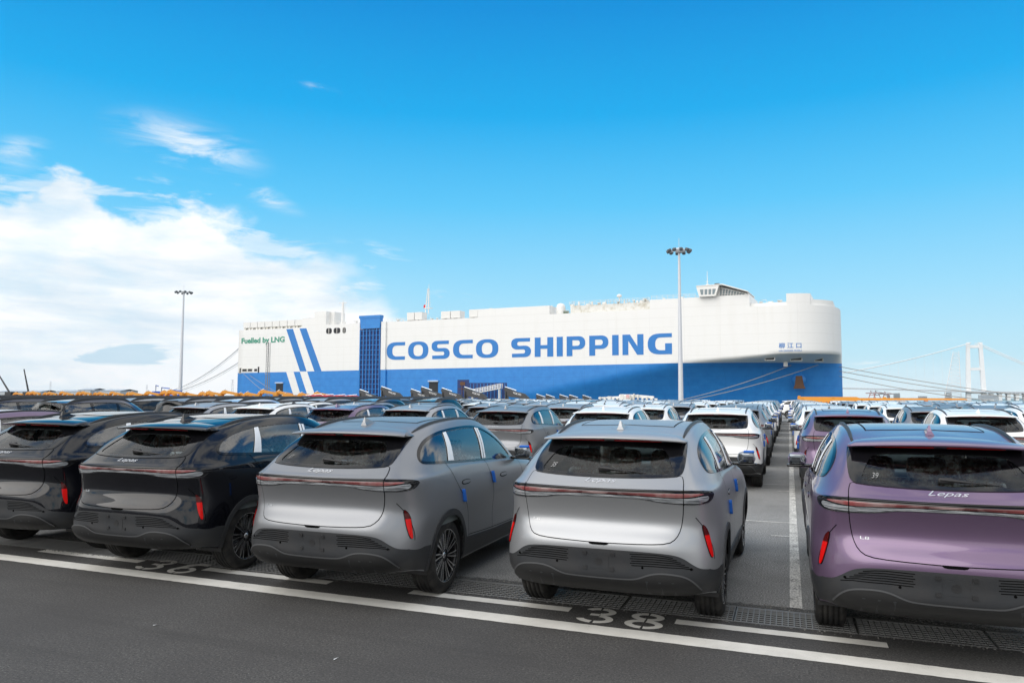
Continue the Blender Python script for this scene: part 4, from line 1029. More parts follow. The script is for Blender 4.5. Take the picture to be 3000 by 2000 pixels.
# painted lines: thick border line, short bay bars, stencilled bay numbers
def jag(x0, x1, y0, y1, name, mat, z=.004, amp=.006, step=.05, cut=0.0, k=0.0):
    r2 = random.Random(int(x0 * 100) + 99); n = max(2, int((x1 - x0) / step)); V = []; F = []
    for i in range(n + 1):
        x = x0 + (x1 - x0) * i / n
        V += [(x + (cut if i == 0 else 0), y0 + k * x + r2.uniform(-amp, amp) * .6, z), (x, y1 + k * x + r2.uniform(-amp, amp) * .6, z)]
    for i in range(n): F.append((2 * i, 2 * i + 2, 2 * i + 3, 2 * i + 1))
    m = MB(); m.add(V, F); o = m.build(name, mat); o['kind'] = 'structure'; return o
jag(-40, 30, 6.115, 6.335, 'border_line', M['line'], k=-.020)
for k in range(-6, 2):
    x0 = -.97 + 2.615 * k; jag(x0, x0 + 1.66, 6.645, 6.783, 'bay_line', M['line'], k=-.0145)
SEG = None
def stencil(digit, x, y, w, h, z=.005):
    """stencil numeral: thick strokes with bridges"""
    def arc(cx, cy, rx, ry, a0, a1, t_, n=18):
        o = [(cx + rx * math.cos(a), cy + ry * math.sin(a)) for a in np.linspace(R(a0), R(a1), n)]
        i = [(cx + (rx - t_) * math.cos(a), cy + (ry - t_ * .72) * math.sin(a)) for a in np.linspace(R(a1), R(a0), n)]
        return o + i
    P = []
    T = .20
    if digit == '3':
        P = [arc(.46, .75, .44, .25, 160, 96, T), arc(.46, .75, .44, .25, 86, -80, T), arc(.46, .275, .50, .275, 78, -86, T), arc(.46, .275, .50, .275, -96, -165, T), [(.26, .45), (.52, .45), (.52, .58), (.26, .58)]]
    elif digit == '8':
        P = [arc(.5, .75, .44, .25, 86, -86, T), arc(.5, .75, .44, .25, 94, 266, T), arc(.5, .27, .5, .27, 86, -86, T), arc(.5, .27, .5, .27, 94, 266, T)]
    elif digit == '6':
        P = [arc(.5, .30, .48, .30, 86, -86, T), arc(.5, .30, .48, .30, 94, 266, T), [(.02, .30), (.30, .34), (.36, .62), (.55, .80), (.92, .82), (.92, 1.0), (.45, 1.0), (.16, .80)]]
    m = MB()
    for i_, q in enumerate(P):
        q = [(x + a * w, y + b * h) for a, b in q]; V2, F2 = cdt2(q); m.add([(a, b, z + .0007 * i_) for a, b in V2], F2)
    o = m.build('bay_number', M['line']); o['kind'] = 'structure'
for d, x in (('3', -1.80), ('8', -1.38), ('3', -7.01), ('6', -6.56)):
    stencil(d, x, 6.385 - .019 * x, .33, .47)
# worn lane lines between the car lanes with short cross ticks
def wornline(xc, y0, y1, w):
    jag(xc - w / 2, xc + w / 2, y0, y1, 'lane_line', M['old_line'], .004, 0, 1)
for k in range(-24, 7):
    xc = .02 + 2.605 * k
    sheet('lane_line', xc - .055, xc + .055, 7.56, 88, .004, M['old_line'])
for yy in (12.55, 17.9, 23.4, 28.9, 34.4, 39.9):
    for k in range(-10, 3):
        xc = .02 + 2.605 * k
        sheet('cross_tick', xc - .80, xc - .056, yy - .03, yy + .02, .004, M['old_line'])
        sheet('cross_tick', xc - .30, xc - .056, yy - 1.25, yy - 1.19, .0045, M['old_line'])
# scraps on the road
for x, y, a in ((-5.1, 5.0, .5), (-3.2, 4.85, 1.2), (.2, 5.1, 2.0)):
    m = MB(); m.add([(0, 0, .002), (.045, .006, .008), (.05, .016, .004), (.004, .012, .003)], [(0, 1, 2, 3)])
    o = m.build('litter_scrap', M['film']); o.location = (x, y, .004); o.rotation_euler.z = a
    tag(o, {0.5: 'white paper scrap on the asphalt at the left, in front of the black cars', 1.2: 'tiny white scrap on the asphalt in front of the dark silver car', 2.0: 'tiny white scrap on the asphalt in front of the purple car'}[a], 'litter')

# ================================================================ quay, water, far shore
def water(t, p):
    v = geo(t); bump(t, p, t.noise(v, .35, 5, .6), .4, .5)
M['water'] = principled('river_water', (.05, .09, .10), .12, fn=water)
sheet('water', -9000, 9000, 188, 14000, -3.2, M['water'])
m = MB(); m.box(-600, 400, 186, 188, -4, .0); m.build('quay_edge', principled('quay_concrete', (.35, .34, .32), .9))['kind'] = 'structure'
sheet('far_shore', -6000, 6000, 2300, 2900, -1.5, principled('far_shore_land', (.10, .12, .10), .9))

# ================================================================ ship
SA = (-187.34, 218.35); SANG = math.atan2(-.0931342, .9956536)
M['hull_white'] = None
def hullw(t, p):
    v = objc(t); m = t.n('ShaderNodeMapping'); t.l(v, m.inputs[0]); m.inputs['Scale'].default_value = (.5, .5, .06)
    n = t.noise(m.outputs[0], 1, 5, .6); c = t.mix(t.mrange(n, .5, .8, 0, .35), (.80, .795, .775), (.70, .68, .63))
    s = t.n('ShaderNodeSeparateXYZ'); t.l(v, s.inputs[0])
    seam = t.math('MAXIMUM', t.math('LESS_THAN', t.math('FRACT', t.math('MULTIPLY', s.outputs[2], .385)), .035), t.math('LESS_THAN', t.math('FRACT', t.math('MULTIPLY', s.outputs[0], .105)), .008))
    c = t.mix(t.math('MULTIPLY', seam, .30), c, (.55, .54, .50))
    m3 = t.n('ShaderNodeMapping'); t.l(v, m3.inputs[0]); m3.inputs['Scale'].default_value = (2.2, 2.2, .10)
    c = t.mix(t.mrange(t.noise(m3.outputs[0], 1, 4, .7), .66, .80, 0, .45), c, (.52, .42, .30))
    t.l(c, p.inputs['Base Color'])
    g = t.math('MULTIPLY', t.math('SINE', t.math('MULTIPLY', s.outputs[2], 2.2)), .5)
    bump(t, p, t.math('ADD', g, t.noise(v, .25, 3, .5)), .12, .06)
M['hull_white'] = principled('white_ship_paint', (.8, .79, .76), .5, fn=hullw)
def hullb(t, p):
    v = objc(t); n = t.noise(v, .5, 6, .65); t.l(t.mix(t.mrange(n, .35, .7), (.012, .185, .55), (.022, .235, .62)), p.inputs['Base Color'])
    s = t.n('ShaderNodeSeparateXYZ'); t.l(v, s.inputs[0])
    seam = t.math('MAXIMUM', t.math('LESS_THAN', t.math('FRACT', t.math('MULTIPLY', s.outputs[2], .4)), .04), t.math('LESS_THAN', t.math('FRACT', t.math('MULTIPLY', s.outputs[0], .105)), .010))
    t.l(t.mix(t.math('MULTIPLY', seam, .30), t.mix(t.mrange(n, .35, .7), (.012, .185, .55), (.022, .235, .62)), (.008, .09, .32)), p.inputs['Base Color'])
    bump(t, p, t.noise(v, .3, 4, .6), .3, .12)
M['hull_blue'] = principled('blue_ship_paint', (.012, .17, .54), .45, fn=hullb)
M['letter_blue'] = principled('blue_lettering_paint', (.016, .18, .52), .55); M['letter_green'] = principled('green_lettering_paint', (.05, .30, .20), .6)
M['white_part'] = principled('white_deck_steel', (.78, .77, .74), .55)
def grime(t, p):
    v = objc(t); n = t.noise(v, .9, 5, .7); t.l(t.mix(t.mrange(n, .45, .7), (.76, .75, .71), (.50, .46, .36)), p.inputs['Base Color'])
M['grimy_white'] = principled('weathered_deck_steel', (.7, .7, .66), .6, fn=grime)
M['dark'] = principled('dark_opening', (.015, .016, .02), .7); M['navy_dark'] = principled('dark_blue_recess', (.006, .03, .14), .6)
M['rust'] = principled('rusty_steel', (.12, .058, .03), .8); M['rope'] = principled('mooring_rope', (.32, .31, .29), .9)
ship = empty('car_carrier_ship', (SA[0], SA[1], 0), SANG)
tag(ship, 'long white and blue car carrier ship with large blue lettering moored along the quay', 'ship')
def half(s, z):
    if z >= 13: q = min(1, max(0, (s - 183) / 17.0)); return 19 * max(0, 1 - q ** 2.6) ** (1 / 2.6)
    s0 = 112 + (z - 2) * 5.35 if z <= 11 else 160.3 + (z - 11) * 11.35
    q = max(0, min(1, (s - s0) / (200 - s0)))
    pw = 1.4 + max(0, (z - 10.5)) * .3
    return 19 * max(0, 1 - q ** pw) ** (.72 if z < 11 else .72 - (z - 11) * .16)
def hull(name, zs, mat, s0=0.0, parent=ship, deck=None, top=None):
    ss_ = list(np.arange(s0, 176, 4.0)) + [200 - 24 * (1 - k / 44) ** 2 for k in range(45)]; V = []; F = []; n = len(ss_)
    def bz(s, z): return z - 1.15 * max(0, 1 - s / 160) * max(0, 1 - abs(z - 11) / (9 if z < 11 else 12))
    for z in zs:
        for s in ss_: V.append((s, 19 - half(s, z), bz(s, z)))
    F += [(j * n + i, j * n + i + 1, (j + 1) * n + i + 1, (j + 1) * n + i) for j in range(len(zs) - 1) for i in range(n - 1)]
    b = len(V); V += [(x, 38 - y, z) for x, y, z in V]; F += [tuple(b + q for q in f[::-1]) for f in F]
    # stern and bow closings and deck
    for i in (0,): 
        for j in range(len(zs) - 1): F.append((j * n + i, (j + 1) * n + i, b + (j + 1) * n + i, b + j * n + i))
    m = MB(); m.add(V, F, True)
    T = (len(zs) - 1) * n
    if deck:
        pv = [V[T + i] for i in range(n)] + [V[b + T + i] for i in range(n - 1, -1, -1)]
        m.add(pv, [(i, i + 1, 2 * n - 2 - i, 2 * n - 1 - i) for i in range(n - 1)])
    me = m.mesh(name, mat, False)
    o = link(bpy.data.objects.new(name, me), parent); return o
hull('hull', list(np.linspace(-3.2, 2, 4)) + list(np.linspace(3, 11, 9)), M['hull_blue'])
hull('superstructure_side', [11, 11.5, 12, 12.5, 12.9, 13.02, 14, 17, 20, 22, 24, 25.4], M['hull_white'], deck=True)
def sbox(mb, s0, s1, z0, z1, t0=0.0, t1=2.0): return mb.box(s0, s1, t0, t1, z0, z1)
def sprt(name, mat, parent=ship, **k):
    pass
def spoly(name, poly, mat, off=-.05, th=.06, parent=ship):
    """flat painted area or plate on the near side"""
    m = MB(); m.prism(poly, off, off + th, 'xz'); return m.build(name, mat, parent)
# stripes
for q in ([(22.4, 25.02), (25.4, 25.02), (31.95, 10.15), (29.1, 10.12)], [(28.4, 25.02), (31.4, 25.02), (38.5, 10.15), (35.4, 10.12)]): spoly('blue_stripe', q, M['letter_blue'])
for q in ([(22.9, 10.0), (26.2, 10.0), (29.6, 2.0), (26.4, 2.0)], [(29.0, 10.05), (32.2, 10.05), (35.9, 2.0), (32.6, 2.0)]): spoly('white_stripe', q, M['hull_white'])
spoly('white_stripe', [(22.9, 10.6), (32.2, 10.6), (31.75, 10.99), (28.9, 10.99)], M['hull_white']) if False else None
# big lettering
def q_(cx, cy, rx, ry, a0, a1, n=14, p=2.5):
    o = []
    for a in np.linspace(R(a0), R(a1), n):
        c, s = math.cos(a), math.sin(a); o.append((cx + rx * math.copysign(abs(c) ** (2 / p), c), cy + ry * math.copysign(abs(s) ** (2 / p), s)))
    return o
GL = {
 'C': ([(1, 1)] + q_(.52, .5, .52, .5, 90, 270) + [(1, 0), (1, .19)] + q_(.56, .5, .25, .31, 270, 90) + [(1, .81)], []),
 'O': (q_(.5, .5, .5, .5, 0, 352, 44), [q_(.5, .5, .235, .32, 0, 350, 36)]),
 'S': ([(.95, 1)] + q_(.34, .735, .34, .265, 90, 270, 12, 2.3)[0:6] + q_(.34, .695, .34, .29, 180, 270, 8, 2.3) + [(.62, .405)] + q_(.62, .30, .085, .105, 90, -90, 9, 2) + [(.04, .19), (.04, 0)] + q_(.66, .30, .34, .30, -90, 90, 18, 2.3) + [(.39, .595)] + q_(.39, .705, .085, .105, 270, 90, 9, 2) + [(.95, .81)], []),
 'H': ([(0, 0), (0, 1), (.32, 1), (.32, .60), (.68, .60), (.68, 1), (1, 1), (1, 0), (.68, 0), (.68, .41), (.32, .41), (.32, 0)], []),
 'I': ([(0, 0), (0, 1), (1, 1), (1, 0)], []),
 'P': ([(0, 0), (0, 1)] + q_(.62, .665, .38, .335, 90, -90, 16, 2.3) + [(.31, .33), (.31, 0)], [[(.31, .52), (.31, .80)] + q_(.57, .66, .14, .14, 90, -90, 10, 2.2)]),
 'N': ([(0, 0), (0, 1), (.36, 1), (.71, .42), (.71, 1), (1, 1), (1, 0), (.70, 0), (.28, .70), (.28, 0)], []),
 'G': ([(1, 1)] + q_(.52, .5, .52, .5, 90, 270) + [(1, 0), (1, .52), (.72, .52), (.72, .19)] + q_(.56, .5, .25, .31, 270, 90)[1:] + [(1, .81)], []),
}
for ch, s0, s1 in [('C', 65.2, 72.3), ('O', 73.5, 81.1), ('S', 82.3, 88.9), ('C', 90.1, 97.1), ('O', 98.2, 105.9), ('S', 110.2, 116.7), ('H', 117.9, 123.8), ('I', 124.9, 126.8), ('P', 128.0, 133.7), ('P', 134.9, 140.6), ('I', 141.7, 143.6), ('N', 144.7, 150.7), ('G', 151.9, 158.6)]:
    o_, hs = GL[ch]; z0, z1 = 13.45, 19.15
    f_ = lambda q: (s0 + q[0] * (s1 - s0), z0 + q[1] * (z1 - z0))
    V2, F2 = cdt2([f_(q) for q in o_], [[f_(q) for q in h] for h in hs]); m = MB(); m.add([(a, -.05, b) for a, b in V2], F2)
    o = m.build('letter', M['letter_blue'], ship)
def hull_text(body, name, mat, s0, s1, z0, z1, bold=0.0, follow=False):
    me = text_mesh(body, name, mat, 1, 0, bold); co = np.array([v.co for v in me.vertices]); mn, mx = co.min(0), co.max(0)
    for v in me.vertices:
        s = s0 + (v.co.x - mn[0]) / (mx[0] - mn[0]) * (s1 - s0); z = z0 + (v.co.y - mn[1]) / (mx[1] - mn[1]) * (z1 - z0)
        v.co = (s, (19 - half(s, z) if follow else 0) - .07, z)
    me.update(); return part(name, me, ship)
hull_text('Fuelled by LNG', 'stern_lettering', M['letter_green'], 1.4, 21.8, 19.9, 22.5, .035)
hull_text('柳 江 口', 'ship_name_characters', M['letter_blue'], 186.0, 191.3, 14.35, 15.75, .012, True)
hull_text('LIU JIANG KOU', 'ship_name_lettering', M['letter_blue'], 186.0, 191.3, 13.45, 13.95, .012, True)
# stern quarter ramp, folded up against the hull
m = MB(); sbox(m, 54.7, 63.0, 1.6, 23.7, -.35, -.1); rp = m.build('quarter_ramp', M['navy_dark'], ship)
m = MB()
for i in range(7): s = 54.9 + i * (7.9 / 6); sbox(m, s - .12, s + .12, 1.7, 23.6, -.75, -.351)
for i in range(14): z = 2.4 + i * 1.6; sbox(m, 55.03, 62.7, z - .09, z + .09, -.62, -.352)
m.build('ramp_ribs', M['hull_blue'], rp)
m = MB(); m.prism([(54.8, 28.1), (63.1, 28.15), (62.9, 23.9), (55.4, 23.8)], -1.0, .6, 'xz'); m.box(54.6, 63.2, -1.1, .7, 27.3, 28.2); m.build('ramp_header', M['hull_blue'], ship)
m = MB(); sbox(m, 52.4, 54.6, 10.22, 26.0, -.55, .3); sbox(m, 63.2, 65.0, 10.3, 26.0, -.55, .3); m.build('ramp_housing', M['hull_white'], ship)
m = MB(); sbox(m, 52.4, 54.6, 1.0, 10.2, -.55, .3); sbox(m, 63.2, 65.2, 1.0, 10.28, -.55, .3); m.build('ramp_guide', M['hull_blue'], ship)
# deck vents along the edge
def vents(s0, s1, n, z0, z1):
    w = (s1 - s0) / n
    for i in range(n):
        m = MB(); a = s0 + i * w; sbox(m, a + .12, a + w - .12, z0 + .75, z1, .3, 3.4); v = m.build('vent_box', M['white_part'], ship)
        m = MB(); m.prism([(a + .3, z0), (a + .9, z0), (a + 1.3, z0 + .75), (a + .12, z0 + .75)], .6, .9, 'xz'); m.prism([(a + w - .9, z0), (a + w - .3, z0), (a + w - .12, z0 + .75), (a + w - 1.3, z0 + .75)], .6, .9, 'xz')
        m.box(a + .5, a + w - .5, 1.2, 2.8, z0, z0 + .74); m.build('vent_bracket', M['grimy_white'], v)
vents(1.6, 29.4, 8, 25.4, 28.2); vents(72.5, 78.4, 2, 25.4, 28.6); vents(85.3, 92.4, 2, 25.4, 28.4); vents(95.4, 98.6, 1, 25.4, 28.5)
def deckbox(name, s0, s1, z1, t0=0.02, t1=12, mat='hull_white', z0=25.4):
    m = MB(); m.box(s0, s1, t0, t1, z0, z1); return m.build(name, M[mat], ship)
deckbox('deck_house', 29.6, 53.0, 25.9, .01, 14); deckbox('aft_house', 29.5, 34.7, 28.6, .0151, 9); deckbox('funnel_casing', 34.7, 39.9, 30.6, .015, 8); deckbox('funnel_casing', 39.92, 41.7, 30.55, 2.2, 8, 'white_part')
deckbox('raised_house', 98.7, 122.6, 28.45, .012, 14); deckbox('deck_equipment', 128.6, 152.4, 28.2, 1.5, 10, 'grimy_white'); deckbox('upper_house', 152.6, 179.0, 28.55, .013, 16)
deckbox('foredeck_bulwark', 179.02, 188.0, 26.3, 1.2, 12, 'white_part')
# sloped cap running up along the side to the upper house
for s0, s1, z0, z1, nm in ((64.9, 98.7, 25.4, 25.9, 'bulwark'), (122.6, 152.6, 25.4, 25.9, 'bulwark')):
    m = MB(); m.box(s0, s1, .01, .4, z0, z1); m.build(nm, M['hull_white'], ship)
def foreblock(s0, s1, z1, inset, nm):
    pts = [(s, 19 - half(s, 20) + inset) for s in np.linspace(s0, s1, 14)]; back = [(x, 38 - y) for x, y in reversed(pts)]
    m = MB(); m.prism(pts + back, 25.4, z1, 'xy'); m.build(nm, M['hull_white'], ship)
foreblock(188.0, 193.6, 28.35, .05, 'forward_block'); foreblock(193.62, 198.6, 26.9, .6, 'forward_block')
# deck clutter
rr = random.Random(11)
for s0, s1, n, zb in ((66, 98, 16, 25.9), (128, 152, 30, 28.2), (100, 122, 4, 28.45), (153, 166, 7, 28.55), (180, 187, 5, 26.3), (41.8, 53, 8, 25.9)):
    for i in range(n):
        s = rr.uniform(s0, s1); h = rr.uniform(.25, 1.1) * (1.0 if n > 6 else .7); w = rr.uniform(.2, 1.4); k = rr.random(); m = MB(); t0 = rr.uniform(1.6, 4)
        if k < .4: m.box(s, s + w, t0, t0 + w, zb, zb + h)
        elif k < .7: m.lathe([(zb, 0), (zb, .22 * w + .1), (zb + h * .7, .22 * w + .1), (zb + h * .72, .35 * w + .15), (zb + h, .35 * w + .15), (zb + h + .02, 0)], 'z', (s, t0, 0), 12)
        else: m.tube([(s, t0, zb), (s, t0, zb + h + .3), (s + w, t0, zb + h + .3), (s + w, t0, zb)], .06, 6)
        m.build('deck_fitting', M['grimy_white' if k < .8 else 'white_part'], ship)
for s0, s1, zb in ((41.8, 53.0, 25.9), (65.2, 72.0, 25.9), (122.7, 128.4, 25.9), (153, 165, 28.55), (128.7, 152.3, 28.2)):   # railings
    m = MB(); n = int((s1 - s0) / 1.5)
    for i in range(n + 1): s = s0 + (s1 - s0) * i / n; m.box(s - .03, s + .03, .25, .31, zb, zb + 1.1)
    for z in (.4, .75, 1.1): m.box(s0, s1, .26, .30, zb + z - .025, zb + z + .025)
    m.build('railing', M['white_part'], ship)
for s, r_ in ((125.0, 1.35),):
    m = MB(); m.lathe([(25.4, r_), (28.2, r_), (28.8, r_ * .85), (29.2, r_ * .5), (29.35, 0)], 'z', (s, 3, 0), 20); m.build('tank_dome', M['white_part'], ship)
m = MB(); m.box(126.2, 127.6, 2, 3, 25.4, 26.9); m.build('winch', principled('green_deck_gear', (.05, .10, .05), .6), ship)
# crane posts, masts
m = MB(); m.lathe([(27, .55), (33.2, .42), (33.6, .42)], 'z', (43.8, 4, 0), 14); m.tube([(42.2, 4, 33.7), (45.4, 4, 33.7)], .12, 6); m.tube([(43.4, 4, 34.3), (43.8, 4, 33.7), (44.2, 4, 34.3)], .08, 6); m.tube([(44.7, 4, 33.6), (44.7, 4, 26.5)], .06, 6); m.lathe([(25.9, .9), (27, .6)], 'z', (43.8, 4, 0), 14); m.build('vent_mast', M['white_part'], ship)
m = MB()
for dx_, dy_ in ((-.6, -.5), (.6, -.5), (0, .6)): m.tube([(78.1 + dx_, 4 + dy_, 28.4), (78.4 + dx_ * .3, 4 + dy_ * .3, 36.6)], .14, 6)
for i in range(8):
    z = 30.2 + i * .85; k = 1 - i * .08; m.tube([(78.3 - 1.1 * k, 4, z), (78.3 + 1.1 * k, 4, z)], .10, 6)
m.box(77.3, 79.6, 3.2, 4.8, 30.1, 30.25); m.tube([(78.4, 4, 36.4), (78.5, 4, 38.0)], .05, 6); m.build('signal_mast', M['white_part'], ship)
m = MB(); m.add([(76.6, 3.9, 30.2), (77.3, 3.9, 30.5), (77.3, 3.9, 31.5), (76.6, 3.9, 31.2)], [(0, 1, 2, 3)]); m.build('red_flag', principled('red_flag_cloth', (.6, .02, .02), .7), ship)
m = MB(); m.tube([(142.6, 4, 28.2), (142.6, 4, 30.4)], .15, 8); m.lathe([(30.2, .2), (30.4, .7), (30.8, .75), (31.1, .4), (31.2, 0)], 'z', (142.6, 4, 0), 14); m.build('radar_dome', M['white_part'], ship)
m = MB(); m.tube([(130.3, 4, 28.2), (130.3, 4, 29.6)], .3, 8); m.build('vent_pipe', M['white_part'], ship)
# bridge
br = MB(); br.prism([(166.3, 28.5), (170.6, 28.5), (171.4, 31.0), (171.4, 31.3), (165.6, 31.3), (165.6, 31.0)], -1.2, 2.6, 'xz'); br.prism([(170.4, 28.55), (178.6, 28.55), (178.6, 29.0), (172.0, 31.0), (170.9, 31.0)], .9, 12, 'xz')
wh = br.build('wheelhouse', M['white_part'], ship)
for k in range(4):
    a = 166.75 + k * 1.02; w_ = .72; l = -.16 * (a < 167) ; m = MB()
    m.prism([(a + (.05 if k == 0 else 0), 29.0), (a + w_ - (.1 if k < 3 else .25), 29.0), (a + w_ + (.02 if k < 3 else .15), 30.4), (a - (.22 if k == 0 else 0), 30.4)], -1.26, -1.22, 'xz'); m.build('window', principled('wheelhouse_glass', (.16, .21, .23), .1) if k == 0 else bpy.data.materials['wheelhouse_glass'], wh)
for k in range(9):
    a = 171.3 + k * .72; z0 = 28.75; z1 = 30.75 - k * .20; m = MB(); m.prism([(a, z0), (a + .5, z0), (a + .72, z1 - .08), (a + .2, z1)], .84, .88, 'xz'); m.build('window', bpy.data.materials['wheelhouse_glass'], wh)
m = MB(); m.box(171.5, 178.7, .5, 11, 29.0, 29.06); m.prism([(165.6, 31.3), (172.3, 31.35), (178.8, 29.15), (178.8, 29.35), (172.4, 31.6), (165.6, 31.5)], -1.3, 12, 'xz'); m.build('bridge_roof', M['white_part'], wh)
m = MB(); m.box(169.8, 171.0, 2, 3, 31.5, 32.3); m.build('signal_box', M['dark'], wh)
m = MB(); m.tube([(167.7, 3, 31.4), (167.7, 3, 35.9)], .12, 8, .05); m.tube([(167.2, 3, 33), (168.2, 3, 33)], .05, 6); m.box(167.3, 168.1, 2.8, 3.2, 32.2, 32.35); m.build('radar_mast', M['white_part'], wh)
for i in range(10):
    s = 171 + i * .75; m = MB(); z = 31.4 - i * .25; m.box(s - .1, s + .1, 3, 3.2, z, z + rr.uniform(.3, .9)); m.build('bridge_antenna', M['white_part'], wh)
# mooring ports, doors, recesses
def port(s0, s1, z0, z1, mat='dark', fr=True):
    t0 = 19 - half((s0 + s1) / 2, (z0 + z1) / 2)
    if fr:
        m = MB(); m.box(s0 - .18, s1 + .18, t0 - .12, t0 - .03, z1, z1 + .16); m.box(s0 - .18, s1 + .18, t0 - .12, t0 - .03, z0 - .16, z0); m.box(s0 - .18, s0, t0 - .12, t0 - .03, z0, z1); m.box(s1, s1 + .18, t0 - .12, t0 - .03, z0, z1); f = m.build('mooring_port_frame', M['grimy_white'], ship)
    else: f = ship
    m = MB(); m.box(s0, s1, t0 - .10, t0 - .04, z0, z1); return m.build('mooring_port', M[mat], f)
port(182.4, 184.6, 11.55, 12.35); port(188.3, 190.9, 11.5, 12.3); port(193.9, 195.7, 11.4, 12.2)
port(.9, 1.6, 9.8, 11.6); port(2.3, 4.4, 10.4, 11.25); port(5.0, 7.0, 10.4, 11.25); port(8.0, 9.3, 10.4, 11.25, 'dark', False); port(9.7, 10.3, 9.9, 12.0, 'dark', False)
for a, b in ((40.1, 42.5), (43.3, 46.1), (47.1, 48.4)):
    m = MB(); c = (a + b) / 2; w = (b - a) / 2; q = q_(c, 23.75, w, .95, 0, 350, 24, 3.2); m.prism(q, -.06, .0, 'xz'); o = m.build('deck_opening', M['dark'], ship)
    m = MB(); m.box(c - .1, c + .1, -.12, -.07, 22.9, 24.6); m.build('opening_post', M['grimy_white'], o)
for a, b, z in ((18.4, 21.6, 6.0), (81.5, 84.8, 6.3)):
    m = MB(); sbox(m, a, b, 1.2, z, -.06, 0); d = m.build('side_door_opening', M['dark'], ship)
    m = MB(); sbox(m, a - .2, b + .2, z, z + .45, -.5, 0); m.build('door_lintel', principled('pale_blue_lintel', (.45, .55, .7), .5) if a < 20 else bpy.data.materials['pale_blue_lintel'], d)
m = MB(); sbox(m, 91.8, 95.9, 1.0, 6.9, -.06, 0); d = m.build('side_ramp_opening', M['navy_dark'], ship)
m = MB(); sbox(m, 95.91, 108.8, 1.0, 5.9, -.07, 0); d2 = m.build('side_ramp_recess', M['navy_dark'], ship)
for i in range(11):
    m = MB(); s = 96.4 + i * 1.18; sbox(m, s - .08, s + .08, 1.2, 5.7, -.16, -.071); m.build('recess_frame', M['hull_blue'], d2)
m = MB(); m.box(92.2, 95.3, -.2, -.09, 4.0, 4.2); m.box(93.4, 93.6, -.2, -.09, 2, 6.5); m.box(92.8, 94.6, -.22, -.2, 5.2, 6.2); m.build('door_machinery', M['rust'], d)
# anchor in its pocket
t0 = 19 - half(189.7, 6)
m = MB(); m.lathe([(t0 - 1.6, .0), (t0 - 1.6, 1.4), (t0 + 1.5, 2.0)], 'y', (189.5, 0, 6.6), 24); m.build('anchor_pocket', M['hull_blue'], ship)
m = MB(); m.prism([(188.3, 4.2), (191.3, 4.2), (190.9, 5.2), (190.5, 7.6), (189.0, 7.6), (188.7, 5.2)], t0 - 2.3, t0 - 1.65, 'xz'); m.prism([(189.3, 7.0), (190.2, 7.0), (189.75, 5.6)], t0 - 2.35, t0 - 2.31, 'xz'); m.build('anchor', M['rust'], ship)
m = MB(); tt = 19 - half(186.8, 11); m.box(186.3, 187.3, tt - .8, tt, 10.0, 12.2); y_ = m.build('pilot_platform', M['hull_white'], ship)
m = MB(); m.box(186.4, 187.2, tt - .9, tt - .81, 11.2, 11.8); m.build('yellow_plate', principled('yellow_plate_paint', (.6, .5, .05), .6), y_)

# world position of a point on the ship
def sw(s, t_, z):
    return Vector((SA[0] + s * math.cos(SANG) - t_ * math.sin(SANG), SA[1] + s * math.sin(SANG) + t_ * math.cos(SANG), z))
def rope(a, b, sag, label, r=.09):
    pts = []; 
    for i in range(13):
        k = i / 12; p = a.lerp(b, k); p.z -= sag * 4 * k * (1 - k); pts.append(p)
    m = MB(); m.tube(pts, r, 5); o = m.build('mooring_line', M['rope']); tag(o, label, 'mooring line', 'mooring lines of the ship')
rope(sw(188.0, 19 - half(188, 10.4) - .2, 10.4), Vector((-27.5, 187, .6)), .8, 'upper left of the two mooring lines crossing the dark blue bow')
rope(sw(194.5, 19 - half(194.5, 10.4) - .2, 10.6), Vector((-25.5, 187, .6)), .8, 'lower right of the two mooring lines crossing the dark blue bow')
for i, (z, x) in enumerate(((10.2, 62), (9.0, 58), (7.6, 48))):
    rope(sw(199.4, 18, z), Vector((x, 187, .6)), .8, ['highest', 'middle', 'lowest'][i] + ' of the mooring lines running right from the bow tip')
for i, (s, x) in enumerate(((3, -146), (6, -140))):
    rope(sw(s, -.2, 9.6 - i * .6), Vector((x, 187, .6)), .5, ['lower', 'upper'][i] + ' thin mooring line across the blue stern below the green lettering', .07)

